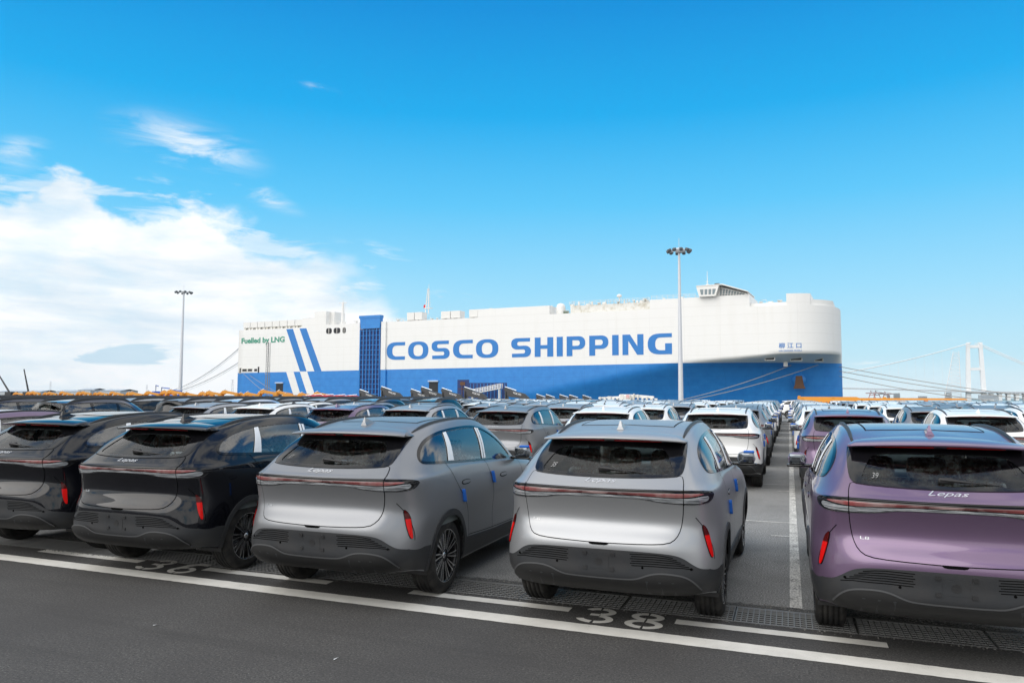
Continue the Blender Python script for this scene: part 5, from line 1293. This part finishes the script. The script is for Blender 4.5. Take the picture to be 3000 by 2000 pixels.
# ================================================================ light masts
M['galv'] = principled('galvanised_mast', (.60, .62, .65), .45, .3)
def mast(x, y, h, label, r0=.48, rr_=2.0):
    o = empty('floodlight_mast', (x, y, 0)); tag(o, label, 'light mast', 'tall floodlight masts')
    m = MB(); m.lathe([(0, r0), (h * .5, r0 * .72), (h - .3, r0 * .42)], 'z', n=20); m.build('pole', M['galv'], o)
    m = MB(); m.lathe([(0, r0 * 1.5), (.8, r0 * 1.5), (.9, r0 * 1.05)], 'z', n=20); m.build('base', principled('mast_base_red_white', (.7, .35, .3), .7) if 'mast_base_red_white' not in bpy.data.materials else bpy.data.materials['mast_base_red_white'], o)
    m = MB(); m.lathe([(h - .9, .5), (h - .3, .9), (h - .1, .9), (h, .3)], 'z', n=16); m.tube([(0, 0, h), (0, 0, h + 1.9)], .04, 6)
    n = 10
    for k in range(n): a = 2 * math.pi * k / n; m.tube([(0, 0, h - .3), ((rr_ - .1) * math.cos(a), (rr_ - .1) * math.sin(a), h - .45)], .06, 6)
    m.build('lamp_ring', M['galv'], o)
    lm = MB(); rbox(lm, (0, 0, 0), (.65, .6, .6), .12); lme = lm.mesh('floodlight', principled('floodlight_housing', (.10, .11, .12), .4, .3) if 'floodlight_housing' not in bpy.data.materials else bpy.data.materials['floodlight_housing'])
    for k in range(n):
        a = 2 * math.pi * k / n; l = part('floodlight', lme, o, (rr_ * math.cos(a), rr_ * math.sin(a), h - .55)); l.rotation_euler = (0, R(25), a)
        g = MB(); g.box(.0, .03, -.2, .2, -.18, .18); gl = g.build('floodlight_glass', M['chrome'], l); gl.location = (.26, 0, -.05)
mast(-18.6, 139, 29.5, 'taller white floodlight mast standing in front of the ship near its bow')
mast(-186.0, 190, 36.0, 'grey floodlight mast standing left of the ship against the white cloud', .62, 2.5)
# lattice mast
lt = empty('lattice_mast', (-95.7, 120, 0)); tag(lt, 'thin steel lattice mast in front of the stern lettering', 'lattice mast')
m = MB()
for a, b in ((-.28, -.28), (.28, -.28), (.28, .28), (-.28, .28)): m.tube([(a, b, 0), (a * .8, b * .8, 12.3)], .05, 4)
M['lattice'] = principled('weathered_lattice_steel', (.22, .22, .22), .6)
m.build('leg', M['lattice'], lt)
m = MB()
for i in range(24):
    z = i * .51; k = 1 if i % 2 else -1
    for a0_, a1_ in (((-.27 * k, -.27), (.27 * k, -.27)), ((.27, -.27 * k), (.27, .27 * k)), ((-.27, -.27 * k), (-.27, .27 * k))): m.tube([(*a0_, z), (*a1_, z + .51)], .016, 4, cap=False)
m.build('bracing', M['lattice'], lt)
m = MB()
for z, sx_ in ((11.4, -1), (10.2, 1), (7.6, 1), (6.0, -1)): m.tube([(0, 0, z), (sx_ * .65, 0, z + .05), (sx_ * .65, 0, z + .4)], .03, 5)
m.build('antenna_arm', M['galv'], lt)

# ================================================================ bridge, far things
def concrete(t, p):
    n = t.noise(geo(t), .02, 4, .6); t.l(t.mix(n, (.86, .87, .87), (.78, .79, .79)), p.inputs['Base Color'])
M['bridge'] = principled('haze_paled_bridge_concrete', (.6, .6, .6), .8, fn=concrete)  # near-white base also paints in the fade of distant haze
bg_ = empty('suspension_bridge', (0, 2000, 0)); tag(bg_, 'pale suspension bridge with tall portal tower far away on the right', 'bridge')
m = MB()
for x, lean in ((392, 3.5), (424, -3.5)):
    m.add([(x - 5, -5, -3), (x + 5, -5, -3), (x + 5, 5, -3), (x - 5, 5, -3), (x + lean - 3.6, -4, 131), (x + lean + 3.6, -4, 131), (x + lean + 3.6, 4, 131), (x + lean - 3.6, 4, 131)], [(0, 1, 2, 3), (4, 5, 6, 7), (0, 1, 5, 4), (1, 2, 6, 5), (2, 3, 7, 6), (3, 0, 4, 7)])
m.box(395, 421, -3, 3, 118, 125); m.box(395, 421, -3, 3, 66, 72); m.box(390, 425, -4, 4, 12, 16); m.build('tower', M['bridge'], bg_)
# the bridge's other tower, seen faint; its lattice hatching is made up
m = MB(); m.add([(350, 40, -3), (385, 40, -3), (385, 52, -3), (350, 52, -3), (372, 42, 112), (384, 42, 112), (384, 50, 112), (372, 50, 112)], [(0, 1, 2, 3), (4, 5, 6, 7), (0, 1, 5, 4), (1, 2, 6, 5), (2, 3, 7, 6), (3, 0, 4, 7)])
tw2 = MB()
for i in range(13):
    z = 2 + i * 8.6; k = z / 112; x0 = 350 + 22 * k; x1 = 385 - 1 * k
    tw2.box(x0, x1, 40, 42, z, z + .8)
    tw2.tube([(x0, 40, z), (x1, 40, z + 8)], .35, 4); tw2.tube([(x1, 40, z), (x0 + 1.5, 40, z + 8)], .35, 4)
tw2.tube([(350, 40, 0), (372, 40, 112)], .8, 5); tw2.tube([(385, 40, 0), (384, 40, 112)], .8, 5)
o = tw2.build('second_bridge_tower', M['bridge']); o.location = (0, 2000, 0); tag(o, 'pale other tower of the bridge, hatched, just left of the nearer one', 'bridge tower')
dk = [(-300, 30, 27), (117, 24.5, 26), (402, 16.5, 18), (505, 14.5, 16), (900, 9, 10)]
m = MB()
for (x0, a0_, b0_), (x1, a1_, b1_) in zip(dk, dk[1:]):
    m.add([(x0, -14, a0_ - 1.5), (x1, -14, a1_ - 1.5), (x1, 14, a1_ - 1.5), (x0, 14, a0_ - 1.5), (x0, -14, a0_ + 1.5), (x1, -14, a1_ + 1.5), (x1, 14, a1_ + 1.5), (x0, 14, a0_ + 1.5)], [(0, 1, 2, 3), (4, 5, 6, 7), (0, 1, 5, 4), (2, 3, 7, 6)])
m.build('deck', principled('bridge_deck_steel', (.5, .53, .56), .7), bg_)
for yy in (-12, 12):
    pts = [(-300 + i * 35, yy, 30 + 100 * ((i * 35) / 700.) ** 2.3) for i in range(21)]; m = MB(); m.tube(pts, .9, 5)
    pts2 = [(412 + i * 30, yy, 130 - i * 17.0 + .25 * i * i) for i in range(9)]; m.tube(pts2, .9, 5)
    m.build('main_cable', M['bridge'], bg_)
for i in range(36):
    m = MB(); x = -290 + i * 18.5; z = 30 + 100 * ((x + 300) / 700.) ** 2.3; m.tube([(x, -12, 27 - (x + 290) * .013), (x, -12, z)], .16, 4, cap=False); m.build('hanger', M['bridge'], bg_)
pier = MB(); pier.box(-3.2, 3.2, -9, -5, -3, 14.6); pier.box(-3.2, 3.2, 5, 9, -3, 14.6); pier.box(-5, 5, -11, 11, 13, 14.8); pme = pier.mesh('pier', M['bridge'])
for i in range(13): part('pier', pme, bg_, (438 + i * 16.5, 0, -1.0 - i * .28))
# far left bridge cables rising behind the stern
for k, (z0, z1, nm) in enumerate(((4, 88, 'upper'), (2, 62, 'lower'))):
    pts = [(-930 + i * 12, 900, z0 + (z1 - z0) * (i / 15.) ** 1.7) for i in range(16)]
    m = MB(); m.tube(pts, 1.0, 5)
    for i in range(1, 16):
        x, y, z = pts[i]; m.tube([(x, y, z), (x, y, z - 3.5)], .12, 4)
    m.tube([(p[0], p[1], p[2] - 3.5) for p in pts], .35, 5)
    o = m.build('bridge_cable', principled('cable_steel', (.72, .72, .72), .6) if not k else bpy.data.materials['cable_steel']); tag(o, nm + ' of the two grey suspension cables rising behind the stern of the ship', 'bridge cable', 'suspension cables left of the ship')
M['pink'] = principled('red_white_crane_paint', (.68, .34, .32), .7); M['facade'] = principled('far_building_facade', (.42, .45, .47), .8)
def portcrane(x, y, k, label):
    o = empty('port_crane', (x, y, 0)); tag(o, label, 'port crane', 'gantry cranes on the far shore'); 
    m = MB()
    for a in (-8, 8): m.tube([(a, 0, -1.5), (a * .4, 0, 22 * k)], 1.0, 5)
    m.tube([(-6, 0, 8), (6, 0, 8)], .9, 5); m.build('frame', M['pink'], o)
    m = MB(); m.tube([(-14, 0, 20 * k), (16, 0, 20 * k)], 1.1, 5); m.tube([(0, 0, 20 * k), (-4, 0, 30 * k)], .8, 5); m.tube([(-4, 0, 30 * k), (14, 0, 20.5 * k)], .4, 4); m.build('boom', M['pink'], o)
portcrane(189, 2000, .62, 'left and larger red and white port crane on the far shore'); portcrane(201, 2010, .62, 'red and white port crane standing against the larger one on its right'); portcrane(222, 2020, .55, 'right and smaller red and white port crane on the far shore')
def building(x0, x1, y, h, label, fl=6):
    o = empty('far_building', ((x0 + x1) / 2, y, 0)); tag(o, label, 'building', 'buildings on the far shore'); w = (x1 - x0) / 2
    m = MB(); m.box(-w, w, 0, 14, -2, h); m.build('wall', M['facade'], o)
    m = MB()
    for i in range(fl): m.box(-w * .92, w * .92, -.3, -.05, 1 + i * (h - 1) / fl, 1 + i * (h - 1) / fl + (h / fl) * .42)
    m.build('window_band', M['dark'] if False else principled('far_window_band', (.25, .30, .34), .4) if 'far_window_band' not in bpy.data.materials else bpy.data.materials['far_window_band'], o)
building(243, 256, 2050, 13, 'low pale building on the far shore left of the bridge tower'); building(356, 369, 2060, 15.5, 'grey block right beside the hatched tower', 8); building(300, 318, 2070, 6, 'low shed on the far shore below the bridge deck', 2)
building(392, 428, 1890, 8.5, 'green glazed building at the foot of the bridge tower', 3)
building(228, 234, 2050, 9, 'slim pale block beside the red and white port cranes', 3)
# left horizon sheds, pylon, cranes
def shed(px_x, y, w, h, label):
    o = empty('port_shed', (px_x, y, 0)); tag(o, label, 'shed', 'low sheds on the left horizon'); m = MB(); m.box(-w / 2, w / 2, 0, 20, 0, h); m.build('wall', M['facade'], o)
    m = MB(); m.add([(-w / 2 - .5, -.5, h), (w / 2 + .5, -.5, h), (w / 2 + .5, 10, h + 1.6), (-w / 2 - .5, 10, h + 1.6), (w / 2 + .5, 20.5, h), (-w / 2 - .5, 20.5, h)], [(0, 1, 2, 3), (3, 2, 4, 5)]); m.build('roof', principled('shed_roof', (.40, .45, .50), .6) if 'shed_roof' not in bpy.data.materials else bpy.data.materials['shed_roof'], o)
def atpx(px, Y): 
    a = math.radians(-20.4) + math.atan((px - 1500) / 2178.0); return Y * math.tan(a)
Yf = 520
for px, w, h, lb in ((205, 34, 4.6, 'long low grey shed on the far left horizon'), (250, 16, 6.0, 'small grey shed with a flat canopy on the left horizon'), (325, 26, 5.2, 'pale shed with a canopy nearer the left light mast'), (60, 60, 4.2, 'beige shed behind the two thin crane jibs')): shed(atpx(px, Yf), Yf, w, h, lb)
def pylon(px, Y, h, label):
    o = empty('power_pylon', (atpx(px, Y), Y, 0)); tag(o, label, 'pylon', 'power pylons on the horizon'); m = MB()
    for a in (-1, 1):
        m.tube([(a * h * .1, 0, 0), (a * h * .025, 0, h)], .16, 4)
    for i in range(7): z = h * i / 7; w = h * (.1 - .075 * i / 7); m.tube([(-w, 0, z), (w, 0, z + h / 7)], .08, 4); m.tube([(w, 0, z), (-w, 0, z + h / 7)], .08, 4)
    m.build('frame', M['galv'], o); m = MB()
    for z in (.72, .85, .98): m.tube([(-h * .14, 0, h * z), (h * .14, 0, h * z)], .12, 4)
    m.build('cross_arms', M['galv'], o)
pylon(151, 600, 16, 'small lattice pylon on the far left horizon'); pylon(683, 520, 15, 'lattice pylon just left of the stern of the ship'); pylon(433, 600, 12, 'tiny mast on the horizon behind the left light mast')
def crawler(px, Y, base, tip, label, c='trim'):
    o = empty('mobile_crane', (atpx(px, Y), Y, 0)); tag(o, label, 'crane'); m = MB(); m.tube([(0, 0, 1.5), tip], .28, 6, .16); m.build('jib', M[c], o)
    m = MB(); m.box(-1.6, 1.6, -1.2, 1.2, .0, 1.0); m.box(-1.2, 1.2, -1.1, 1.1, 1.01, 2.6); m.build('cab', M[c], o)
crawler(90, 150, 0, (-2.6, 0, 9.0), 'black crane jib leaning left on the far left horizon'); crawler(38, 150, 0, (-6.5, 0, 8.4), 'thin dark crane jib at the very left edge of the photo')
M['steel_blue'] = principled('machine_blue', (.02, .10, .45), .5)
for i, (px, h, w, lb) in enumerate(((462, 3.9, .8, 'blue machine post with a small arm on the horizon'), (485, 3.4, 2.6, 'blue machine body left of the light mast'), (517, 2.9, 3.4, 'blue machine touching the foot of the left light mast'))):
    o = empty('blue_machine', (atpx(px, 120), 120, 0)); tag(o, lb, 'machine', 'blue port machines'); m = MB(); rbox(m, (0, 0, h * .3 + .3), (w, 2, h * .6), .15); m.build('body', M['steel_blue'], o)
    m = MB(); m.tube([(-w * .3, 0, h * .5), (-w * .3, 0, h), (w * .5, 0, h - .2)], .12, 6); m.build('arm', M['steel_blue'], o)

# air: pale haze, so that the far bridge and shore fade
hz = MB(); hz.box(-3500, 2500, -100, 3100, -5.5, 150)
hzm = bpy.data.materials.new('haze_air'); hzm.use_nodes = True; t = NT(hzm.node_tree)
o_ = t.n('ShaderNodeOutputMaterial'); pv = t.n('ShaderNodeVolumePrincipled'); pv.inputs['Color'].default_value = (.86, .93, 1, 1); pv.inputs['Density'].default_value = .00006; pv.inputs['Anisotropy'].default_value = .2
t.l(pv.outputs[0], o_.inputs['Volume'])
ho = hz.build('haze', hzm); ho['kind'] = 'stuff'
# ================================================================ the parked cars
ORD = ['zeroth', 'first', 'second', 'third', 'fourth', 'fifth', 'sixth', 'seventh', 'eighth', 'ninth', 'tenth', 'eleventh', 'twelfth', 'thirteenth', 'fourteenth', 'fifteenth', 'sixteenth', 'seventeenth', 'eighteenth', 'nineteenth', 'twentieth'] + ['twenty-' + w for w in ('first', 'second', 'third', 'fourth', 'fifth', 'sixth', 'seventh', 'eighth', 'ninth')] + ['thirtieth'] + ['thirty-' + w for w in ('first', 'second', 'third', 'fourth', 'fifth', 'sixth')]
GRP = 'new SUVs parked in rows on the quay'; GRPB = 'boxy SUVs with black roof rails'
def far_meshes(G, tagname):
    F = {}
    def recol(me, mat): c = me.copy(); c.materials.clear(); c.materials.append(mat); return c
    F['rear_glass'] = recol(G['rear_glass'], M['solid_glass']); F['screen'] = recol(G['screen'], M['solid_glass'])
    F['win'] = [[recol(w, M['solid_glass']) for w in s] for s in G['win']]
    return F
FAR = {False: far_meshes(G_SUV, 's'), True: far_meshes(G_BOX, 'b')}
def far_car(boxy, colour, level):
    G = G_BOX if boxy else G_SUV; F = FAR[boxy]
    root = empty('parked_car'); part('body', pm(G['body'], colour), root)
    part('window_surround', G['frit'], root); part('rear_window', F['rear_glass'], root); part('windscreen', F['screen'], root)
    for s in (0, 1):
        part('side_window_trim', G['dlo'][s], root); part('roof_rail', G['rail'][s], root)
        for w in F['win'][s]: part('side_window', w, root)
        m = part('door_mirror', pm(G['mirror'][s][0], colour), root)
        if not boxy: part('foam_mirror_guard', G['mirror'][s][3], root)
    part('roof_spoiler', G['spoiler'] if boxy else pm(G['spoiler'], colour), root)
    if not boxy:
        part('roof_antenna', pm(G['fin'], 'black' if colour == 'white' else colour), root)
    if level >= 0:
        for s, W_ in ((1, WHEEL), (-1, WHEEL_L)):
            for y in (0, 2.79): w = part('wheel', W_[0], root, (s * .80, y, .366)); part('rim', W_[2], w)
        part('underbody', G['under'], root)
        if not boxy:
            part('tail_lamp_bar', G['lamp'], root); part('bumper_cladding', G['cladding'], root); part('sunroof_seam', G['sun_seam'], root)
            for m in G['fog']: part('rear_reflector', m, root)
        for s in (0, 1):
            if not boxy:
                for m in G['film'][s][:1] + G['pads'][s]: part('pillar_film' if m in G['film'][s] else 'foam_door_guard', m, root)
    return root
_proto = {}
def tree_of(o):
    L = [(o, -1)]; i = 0
    while i < len(L):
        for c in L[i][0].children: L.append((c, i))
        i += 1
    return L
def place(key, maker, x, y, label, group, rz=0.0, cat='car'):
    if key not in _proto:
        root = maker(); _proto[key] = tree_of(root); r = root
    else:
        L = _proto[key]; new = []
        for o, p in L:
            c = o.copy(); COL.objects.link(c)
            if p >= 0: c.parent = new[p]
            new.append(c)
        r = new[0]
    r.location = (x, y, 0); r.rotation_euler = (0, 0, rz)
    tag(r, label, cat, group); return r
FRONT = [(-11.62, 7.35, 'purple', 'purple SUV at the left edge of the photo, leftmost of the front row', .0, 'x'),
         (-9.02, 7.28, 'black', 'glossy black SUV cut by the left edge, beside the other black one', .004, '35'),
         (-6.70, 7.00, 'black', 'glossy black SUV parked over the painted number 36', -.004, '36'),
         (-4.16, 6.87, 'dark grey', 'satin grey SUV between the black SUV and the silver one, showing its right side', .003, '37'),
         (-1.50, 7.08, 'silver', 'satin silver SUV parked over the painted number 38', -.004, '38'),
         (1.09, 7.15, 'purple', 'glossy purple SUV at the right edge of the front row', .001, '39')]
for x, y, c, lab, rz, num in FRONT:
    r = place(('f', c, num), lambda: make_car(G_SUV, c, 2, roof=c, foam=num != '39'), x, y, lab, GRP, rz)
    if num in ('37', '38', '39'):
        me = text_mesh(num, 'marker_number', M['white_ink'], 1, .01, -.02, .4); project_text(G_SUV and K_SUV['S'], me, -.475, 1.332, .052, .036, .002)
        for v in me.vertices: v.co.y -= .004
        part('marker_number', me, r)
# second row: measured one by one
def xat(px, Y): return Y * math.tan(math.radians(-20.4) + math.atan((px - 1500) / 2178.0))
rowc = random.Random(21)
ROW2 = [(xat(591, 17.6), 17.6, 'silver'), (xat(776, 17.6), 17.6, 'white'), (xat(1000, 17.5), 17.5, 'purple'), (xat(1213, 17.4), 17.4, 'silver'), (xat(1490, 17.3), 17.3, 'dark grey'),
        (xat(1773, 17.3), 17.3, 'white'), (-1.50, 17.45, 'white'), (1.12, 16.95, 'purple'), (3.72, 18.3, 'white'), (6.3, 17.6, 'white')]
lane2 = [-6, -5, -4, -3, -2, -1, 0, 1, 2, 3]
def lanetxt(k):
    """k = 0 is the lane of bay 38, 1 the lane of bay 39"""
    return (ORD[1 - k] + ' lane left of the aisle line') if k <= 0 else (ORD[k] + ' lane right of the aisle line')
for (x, y, c), k in zip(ROW2, lane2):
    place(('m', c), lambda: make_car(G_SUV, c, 1, fins='black' if c == 'white' and k == -1 else 'same', roof=c), x, y - .1, f'{c} SUV in the second row, {lanetxt(k)}', GRP, rowc.uniform(-.006, .006))
BOX2 = [(xat(232, 16.9), 16.9, 'navy', 'dark navy boxy SUV with black roof rails behind the two black SUVs'), (xat(22, 17.2), 17.2, 'navy', 'dark navy boxy SUV at the left edge, behind the front row')]
for x, y, c, lab in BOX2: place(('mb', c), lambda: make_car(G_BOX, c, 1, boxy=True), x, y - .3, lab, GRPB)
ROWS = [23.0, 28.6, 34.2, 39.8, 45.4, 51.0, 56.6, 62.2]
fixed = {(3, 0): 'dark grey', (3, -1): 'white', (3, -2): 'silver', (3, 1): 'white', (3, 2): 'dark grey', (3, 3): 'white', (4, 0): 'silver', (4, 1): 'silver', (4, 2): 'white', (5, 0): 'white', (3, -3): 'silver', (3, -4): 'dark grey', (3, -5): 'silver', (4, 3): 'dark grey'}
for ri, Y in enumerate(ROWS):
    row = ri + 3
    for k in range(-36, 9):
        x = -1.50 + 2.604 * k + rowc.uniform(-.06, .06); y = Y + rowc.uniform(-.12, .12) - (.0 if k > -1 else .0)
        if x < -1.43 * Y - 3 or x > .255 * Y + 3: continue
        if row >= 8 and x < -42: continue
        px = 1500 + 2178 * math.tan(math.atan2(x, Y) + math.radians(20.4))
        boxy = (row == 3 and px < 720) or (row >= 4 and px < 1330)
        if boxy: c = rowc.choice(['navy', 'pale blue', 'dark grey', 'silver', 'black', 'silver', 'dark grey'])
        else: c = fixed.get((row, k)) or rowc.choices(['silver', 'white', 'dark grey', 'purple', 'black'], [.30, .50, .12, .03, .05])[0]
        lvl = 1 if (row == 3 and not boxy and px > 1200) else (0 if (row <= 6 or k in (0, 1)) else -1)
        key = (boxy, c, lvl)
        nm = 'boxy SUV with roof rails' if boxy else 'SUV'
        lab = f'{c} {nm}, {ORD[row]} row, {lanetxt(k)}'
        place(key, lambda: make_car(G_SUV, c, 1, fins='black' if c == 'white' else 'same', roof=c) if lvl == 1 else far_car(boxy, c, lvl), x, y - .1, lab, GRPB if boxy else GRP, rowc.uniform(-.008, .008))
place(('cross',), lambda: far_car(False, 'white', 0), -.05, 73.6, 'white SUV parked crosswise at the far end of the aisle', GRP, -math.pi / 2)
place(('cross',), None, 6.2, 74.2, 'white SUV parked crosswise beyond the far rows, right of the aisle', GRP, -math.pi / 2)

# ================================================================ machines beyond the cars
M['digger_yellow'] = principled('digger_yellow', (.60, .26, .025), .45); M['digger_grey'] = principled('digger_dark_grey', (.045, .045, .047), .45); M['digger_red'] = principled('machine_red', (.45, .01, .03), .5)
M['hydraulic'] = principled('hydraulic_rod', (.75, .78, .80), .2, .8); M['sign_white'] = principled('white_decal', (.8, .8, .8), .6)
def digger_meshes(mat, poly, stick, text=None, txy=(0, 0), tw=1.1):
    D = {}
    m = MB(); m.prism(poly, -.18, .18, 'xz'); D['boom'] = m.mesh('boom', mat)
    m = MB(); m.prism(stick, -.13, .13, 'xz'); D['stick'] = m.mesh('stick', mat)
    m = MB(); rbox(m, (.2, 0, .38), (2.4, .42, .7), .18); m.v = [(a, b - .8, c) for a, b, c in m.v]; n0 = len(m.v)
    rbox(m, (.2, .8, .38), (2.4, .42, .7), .18); D['tracks'] = m.mesh('tracks', M['trim'])
    m = MB(); rbox(m, (.0, .1, 1.12), (2.0, 1.5, .75), .12); D['body'] = m.mesh('body', mat)
    m = MB(); p = [Vector(q) for q in ((poly[0][0] + .2, -.24, 1.35), (poly[2][0] * .8, -.24, poly[2][1] - .35))]; m.tube(p, .07, 8); D['ram'] = m.mesh('ram', mat)
    a, b = poly[1], poly[2]
    m = MB(); m.tube([(poly[1][0], -.05, poly[1][1] + .09), (poly[3][0], -.05, poly[3][1] + .12)], .05, 8); D['rod'] = m.mesh('rod', M['hydraulic'])
    if text:
        me = text_mesh(text, 'boom_lettering', M['sign_white'], 1, 0, .02); co = np.array([v.co for v in me.vertices]); mn, mx = co.min(0), co.max(0); k = tw / (mx[0] - mn[0]); an = math.radians(-15)
        for v in me.vertices:
            x, z = (v.co.x - mn[0]) * k, (v.co.y - mn[1]) * k * .9; v.co = (txy[0] + x * math.cos(an) - z * math.sin(an), -.19, txy[1] + x * math.sin(an) + z * math.cos(an))
        me.update(); D['text'] = me
    return D
def digger(D, x, y, label, group, sx=1, rz=0.0, sc=1.0):
    o = empty('excavator', (x, y, 0), rz); tag(o, label, 'excavator', group); o.scale = (sc, sc, sc)
    for k, n in (('tracks', 'tracks'), ('body', 'body'), ('boom', 'boom')): p = part(n, D[k], o)
    part('stick', D['stick'], p); part('ram', D['ram'], p); part('rod', D['rod'], p)
    if 'text' in D: part('boom_lettering', D['text'], p)
    return o
YB = [(-1.1, 1.3), (-.75, 1.95), (-.35, 2.28), (.05, 2.34), (.2, 2.25), (1.55, 2.05), (2.0, 1.85), (2.0, 1.65), (1.2, 1.82), (.1, 1.95), (-.35, 1.75), (-.6, 1.2)]
DY = digger_meshes(M['digger_yellow'], YB, [(1.55, 2.05), (1.95, 2.0), (2.0, 1.5), (1.75, .6), (1.5, .6), (1.5, 1.5)])
GB = [(-.05, 2.62), (.02, 2.84), (.22, 2.80), (1.3, 2.42), (2.25, 2.20), (2.75, 1.75), (2.5, 1.45), (1.6, 1.75), (.6, 1.85), (.18, 2.1)]
DG = digger_meshes(M['digger_grey'], GB, [(.0, 2.35), (.25, 2.4), (.5, 1.3), (.3, .7), (.1, .7)], 'VOLVO', (.95, 2.23), .95)
DR = digger_meshes(M['digger_red'], [(-1.4, 1.45), (-1.3, 1.78), (-.2, 1.98), (1.0, 1.93), (1.7, 1.7), (1.7, 1.5), (0, 1.6)], [(1.4, 1.85), (1.7, 1.8), (1.7, .9), (1.5, .9)])
n = 0
for i in range(15):
    px = 392 + i * 37.5; n += 1
    digger(DY, xat(px, 84), 84 + (i % 3) * .6, f'yellow excavator, {ORD[n]} from the left light mast in the row before the stern', 'yellow excavators', sc=1.0 + .05 * (i % 4) - .0012 * (px - 392) * .12 + (.10 if i == 10 else 0))
for i in range(14):
    px = 52 + i * 24.5; digger(DY, xat(px, 112), 112 + (i % 2), f'small far yellow excavator, {ORD[i + 1]} from the left edge of the photo', 'yellow excavators', sc=.99 + .05 * (i % 3))
for i in range(4):
    digger(DR, xat(925 + i * 34, 78), 78, f'low crimson machine, {ORD[i + 1]} from the left below the white stripes', 'crimson machines', sc=1.02 - .01 * i)
for i, (px, sc) in enumerate(((1056, .90), (1110, 1.02), (1206, .92), (1228, 1.01), (1296, .96), (1354, 1.00), (1480, 1.0), (1566, .74), (1600, .73), (1634, .73), (1668, .72), (1702, .71))):
    digger(DG, xat(px, 74), 74 + .7 * (i % 2), f'dark grey excavator with a raised lettered boom, {ORD[i + 1]} from the left before the blue hull' if i < 7 else f'low dark grey excavator boom, {ORD[i - 6]} from the left past the gangway', 'dark grey excavators', sc=sc)
# gangway by the side ramp
gw = empty('gangway', tuple(sw(98.5, -4, 0)), SANG); tag(gw, 'white railed gangway sloping up to the side opening of the ship', 'gangway')
m = MB(); m.prism([(0, 2.6), (10.2, 4.4), (10.2, 4.15), (0, 2.35)], 0, 1.4, 'xz'); m.build('walkway', M['white_part'], gw)
for y in (0, 1.3):
    m = MB()
    for i in range(13): s = i * .85; z = 2.6 + s * .176; m.box(s - .04, s + .04, y, y + .06, z, z + 1.2)
    for h in (.45, .8, 1.2): m.prism([(0, 2.6 + h - .04), (10.2, 4.4 + h - .04), (10.2, 4.4 + h + .04), (0, 2.6 + h + .04)], y, y + .05, 'xz')
    m.build('handrail', M['white_part'], gw)
m = MB()
for s in (.4, 9.4): m.box(s, s + .3, .2, 1.2, 0, 2.4 + s * .17)
m.build('support', M['white_part'], gw)
# white crane truck
wc = empty('crane_truck', (xat(1750, 78), 78, 0), 0.02); tag(wc, 'white crane truck low in front of the dark blue hull', 'crane truck')
m = MB(); m.box(0, 6.6, 0, 2.2, .6, 1.35); m.build('chassis', M['grimy_white'], wc)
m = MB(); rbox(m, (2.9, 1.1, 1.78), (1.2, 1.9, .8), .1); m.build('cab', M['white_part'], wc)
m = MB(); m.prism([(0, 1.7), (0, 1.86), (2.2, 1.98), (3.8, 2.18), (5.9, 2.0), (5.9, 1.75), (3.5, 1.85)], .5, 1.0, 'xz'); m.build('boom', M['white_part'], wc)
for k in range(14):
    m = MB(); a = .2 + k * .45; h = rr.uniform(1.75, 2.3) if 4 < k < 10 else rr.uniform(1.75, 1.98); m.box(a, a + rr.uniform(.1, .35), .1, .5, 1.36, h); m.build('fitting', M['grimy_white'], wc)
m = MB(); m.add([(3.1, -.02, 1.8), (3.45, -.02, 1.8), (3.45, -.02, 2.15), (3.1, -.02, 2.15)], [(0, 1, 2, 3)])
def stripes(t, p):
    s = t.n('ShaderNodeSeparateXYZ'); t.l(objc(t), s.inputs[0]); t.l(t.mix(t.math('GREATER_THAN', t.math('FRACT', t.math('MULTIPLY', t.math('ADD', s.outputs[0], s.outputs[2]), 9)), .5), (.8, .8, .8), (.6, .05, .03)), p.inputs['Base Color'])
m.build('striped_board', principled('red_white_stripes', (.8, .8, .8), .6, fn=stripes), wc)
for s in (.9, 2.1, 4.6, 5.8):
    m = MB(); m.lathe([(0, 0), (0, .5), (.3, .5), (.3, 0)], 'y', (s, -.05, .5), 20); m.build('wheel', M['rubber'], wc)
# orange crane booms right of the aisle
M['crane_orange'] = principled('crane_orange', (.72, .30, .03), .45)
def beam_truck(x, y, L, z0, z1, lab, txt=False, rz=0.0, thick=.6):
    o = empty('truck_crane', (x, y, 0), rz); tag(o, lab, 'crane truck', 'orange truck cranes'); m = MB(); m.prism([(0, z0), (0, z1), (L * .96, z1), (L, z1 - .1), (L, z0 + .05)], 0, thick, 'xz'); b = m.build('boom', M['crane_orange'], o)
    m = MB(); m.box(.1, L * .55, .0, 1.8, z1 + .001 - .10, z1 + .05) if False else m.box(.05, .35, -.05, thick + .05, z1, z1 + .12); m.build('boom_head', M['crane_orange'], b)
    m = MB(); m.box(.3, L - .2, -.2, 2.0, .55, z0 - .12); m.box(L * .5, L * .5 + .4, .1, .5, z0 - .121, z0); m.build('chassis', M['crane_orange'], o)
    for i in range(4): m = MB(); m.lathe([(0, 0), (0, .5), (.3, .5), (.3, 0)], 'y', (1 + i * (L - 2) / 3.2, -.5, .5), 18); m.build('wheel', M['rubber'], o)
    if txt:
        me = text_mesh('HYDRAULIC', 'boom_lettering', M['dark'], 1, 0, 0) if False else None
    return o
beam_truck(1.0, 78.0, 4.6, 1.50, 1.84, 'orange truck crane boom nearest the aisle, just right of the ship bow base', rz=0.0)
beam_truck(4.2, 86.0, 5.8, 1.62, 1.90, 'orange truck crane boom second from the aisle, beyond the white roofs'); beam_truck(10.2, 96.0, 8.5, 1.66, 1.90, 'orange truck crane boom farthest to the right of the aisle')
beam_truck(1.0, 100.0, 7.0, 1.70, 2.02, 'long yellow crane boom lying behind the nearest orange one')
# two workers' helmets seen over the roofs
